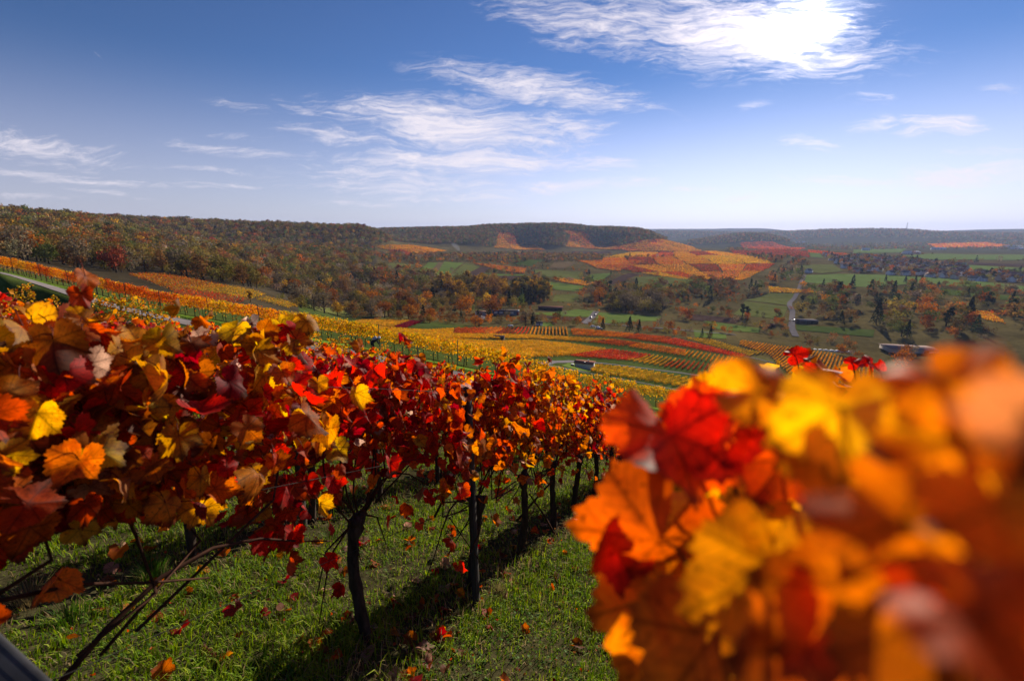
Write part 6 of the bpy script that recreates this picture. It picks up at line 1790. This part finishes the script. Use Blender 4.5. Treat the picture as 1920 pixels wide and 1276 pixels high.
def tall_tuft(px, py, n, h, label, green=(.07, .15, .02)):
    x0, y0, r = hit(px, py, 0, 1.2); z0 = float(H(x0, y0)); m = MB()
    for k in range(n):
        a = rnd.uniform(0, 6.28); l = h * rnd.uniform(.5, 1.1); q = rnd.uniform(.02, .09); e = rnd.uniform(.15, .6) * l
        b = np.array([math.cos(a) * q, math.sin(a) * q, -.01]); t = b + np.array([math.cos(a) * e, math.sin(a) * e, l * .85]); md = b + np.array([math.cos(a) * e * .3, math.sin(a) * e * .3, l * .55])
        s = np.array([-math.sin(a), math.cos(a), 0]) * .0022
        c = np.array(green) * rnd.uniform(.6, 1.4) if rnd.random() > .2 else np.array((.25, .19, .09))
        m.add([b - s, b + s, md + s * .8, md - s * .8, t], [(0, 1, 2, 3), (3, 2, 4)], 0, c)
    tag(put('grass_tuft', m.mesh('grass_tuft', [M_GRASS]), None, (x0, y0, z0)), label, 'grass tuft')
tall_tuft(285, 1085, 420, .17, 'tall bright tuft of grass under the golden vine')
tall_tuft(130, 1165, 160, .14, 'small grass tuft near the slanting grey post')
tall_tuft(620, 1010, 150, .12, 'grass tuft at the foot of the grey second-row post')
tall_tuft(930, 1120, 140, .10, 'dry pale grass tuft right of the tall dark post', (.2, .17, .07))
tall_tuft(990, 945, 200, .07, 'low grey green tuft behind the slender orange trunk', (.12, .16, .10))
tall_tuft(60, 1130, 120, .2, 'thin dry stalks beside the slanting grey post', (.22, .17, .08))

FALL = []
FC = [('brown', BRN * 1.2), ('rust', RDO * .6 + BRN * .6), ('tan', TAN * 1.0), ('orange', ORA * .8), ('crimson', CRI + RED * .3), ('yellow', GLD)]
for k in range(6):
    for v in range(2):
        f = leaves(2, np.zeros((1, 3)), np.array([[.1, .1, 1.0]]), np.array([[0, 1.0, 0]]), np.array([1.0]), FC[k][1][None], curl=np.array([[rng.uniform(.3, .8) * (1 if v else -1), rng.uniform(-.5, .5), rng.uniform(-.3, .3)]]), edge=.6)
        FALL.append((FC[k][0], make_mesh('fallen_leaf', f[0], f[1], f[2], [M_LEAF], f[3], f[4], smooth=True)))
def litter():
    n = 0; cnt = {}
    while n < 295:
        r = 1.6 + 8.5 * rnd.random() ** 1.3; az = math.radians(rnd.uniform(-50, 22))
        x, y = r * math.sin(az), r * math.cos(az)
        if rnd.random() > (1 if row_dist(np.array(x), np.array(y)) < .45 else .55): continue
        px, py, dep = project(x, y, float(H(x, y)))
        if not (-30 < px < 1250 and 850 < py < 1300): continue
        k = rnd.choice((0, 0, 0, 1, 1, 2, 2, 3, 4, 5)); nm, me = FALL[k * 2 + rnd.randrange(2)]
        o = put('fallen_leaf', me, None, (x, y, float(H(x, y)) + rnd.uniform(.02, .045)))
        o.rotation_euler = (rnd.uniform(-.7, .7), rnd.uniform(-.7, .7), rnd.uniform(0, 6.28)); s = rnd.uniform(.038, .072); o.scale = (s, s, s)
        where = 'right of the tall dark post' if px > 900 else ('between gnarled trunk and tall post' if px > 690 else ('left of the gnarled trunk' if px > 350 else 'near the slanting grey post'))
        key = (nm, where); cnt[key] = cnt.get(key, 0) + 1
        tag(o, 'curled %s vine leaf fallen on grass %s' % (nm, where), 'fallen leaf', 'fallen %s leaves %s' % (nm, where))
        n += 1
litter()

# ------------------------------------------------------------------ the person working by the roadside row
def person():
    gx, gy = None, None
    line = offset_line(HEDGE, 1.2)
    best = min(line, key=lambda p: abs(project(p[0], p[1], float(H(*p)))[0] - 698))
    seg = sorted(line, key=lambda p: abs(project(p[0], p[1], float(H(*p)))[0] - 698))[:2]
    pa, pb = [project(p[0], p[1], float(H(*p)))[0] for p in seg]; t = (698 - pa) / (pb - pa)
    x, y = seg[0] + (seg[1] - seg[0]) * t
    o = thing('person', (x, y, float(H(x, y)) + .03), 'person in dark clothes with a white cap stooping beside the roadside vines', 'person', rz=.4)
    nodes = {'pelvis': (0, 0, .62, .15), 'belly': (.16, 0, .74, .15), 'chest': (.36, 0, .84, .16), 'neck': (.50, 0, .88, .06), 'head': (.62, 0, .88, .10), 'head2': (.68, 0, .84, .085),
             'shl': (.36, .19, .84, .07), 'ell': (.46, .24, .58, .05), 'hal': (.60, .18, .40, .035), 'shr': (.36, -.19, .84, .07), 'elr': (.44, -.24, .58, .05), 'har': (.58, -.16, .42, .035),
             'hil': (0, .10, .58, .11), 'knl': (.16, .13, .34, .075), 'anl': (-.04, .13, .07, .05), 'tol': (.12, .13, .03, .04), 'hir': (0, -.10, .58, .11), 'knr': (.12, -.13, .34, .075), 'anr': (-.10, -.13, .07, .05), 'tor': (.06, -.13, .03, .04)}
    ed = [('pelvis', 'belly'), ('belly', 'chest'), ('chest', 'neck'), ('neck', 'head'), ('head', 'head2'), ('chest', 'shl'), ('shl', 'ell'), ('ell', 'hal'), ('chest', 'shr'), ('shr', 'elr'), ('elr', 'har'), ('pelvis', 'hil'), ('hil', 'knl'), ('knl', 'anl'), ('anl', 'tol'), ('pelvis', 'hir'), ('hir', 'knr'), ('knr', 'anr'), ('anr', 'tor')]
    ks = list(nodes); me = bpy.data.meshes.new('body')
    me.from_pydata([nodes[k][:3] for k in ks], [(ks.index(a), ks.index(b)) for a, b in ed], [])
    b = put('body', me, o)
    sk = b.modifiers.new('skin', 'SKIN'); b.modifiers.new('sub', 'SUBSURF').levels = 1; b.modifiers['sub'].render_levels = 2
    for i, k in enumerate(ks):
        me.skin_vertices[0].data[i].radius = (nodes[k][3],) * 2; me.skin_vertices[0].data[i].use_root = k == 'pelvis'
    mt, nt, N, L, out = new_mat('skin_tone'); pbs = N.new('ShaderNodeBsdfPrincipled'); pbs.inputs['Base Color'].default_value = (.02, .022, .03, 1); pbs.inputs['Roughness'].default_value = .85; L.new(pbs.outputs[0], out.inputs[0])
    me.materials.append(mt)
    m = MB(); m.tube([(.60 + .16 * t, 0, .93 - .03 * t) for t in np.linspace(-.7, .5, 7)], [.03, .09, .115, .12, .11, .08, .02], 10); put('cap', m.mesh('cap', [M_WSHEET], True), o)
    m = MB(); m.tube([(.05 + .5 * t, 0, .80 + .22 * t) for t in np.linspace(.1, .75, 6)], [.09, .15, .17, .17, .15, .08], 10); put('jacket', m.mesh('jacket', [plain_mat('pale_jacket', (.35, .36, .42), (.45, .46, .52), 6)], True), o)
person()

# ------------------------------------------------------------------ haze in the valley air
def haze():
    mt, nt, N, L, out = new_mat('haze_air')
    pv = N.new('ShaderNodeVolumePrincipled')
    pv.inputs['Color'].default_value = (.46, .60, 1.0, 1); pv.inputs['Density'].default_value = .00005; pv.inputs['Anisotropy'].default_value = .2
    L.new(pv.outputs[0], out.inputs['Volume'])
    lo = float(TAB.min()) - 1.0; hi = max(float(TAB.max()), 60) + 110
    m = MB(); m.box((0, 0, (lo + hi) / 2), (28600, 28600, hi - lo))
    me = m.mesh('haze', [mt])
    tag(put('haze', me), 'thin bluish haze filling the valley air', 'haze', kind='stuff')
haze()

for o in scene.objects:
    if o.get('label') and len(o['label'].replace('-', ' ').split()) > 16: print('LONG', o.name, o['label'])
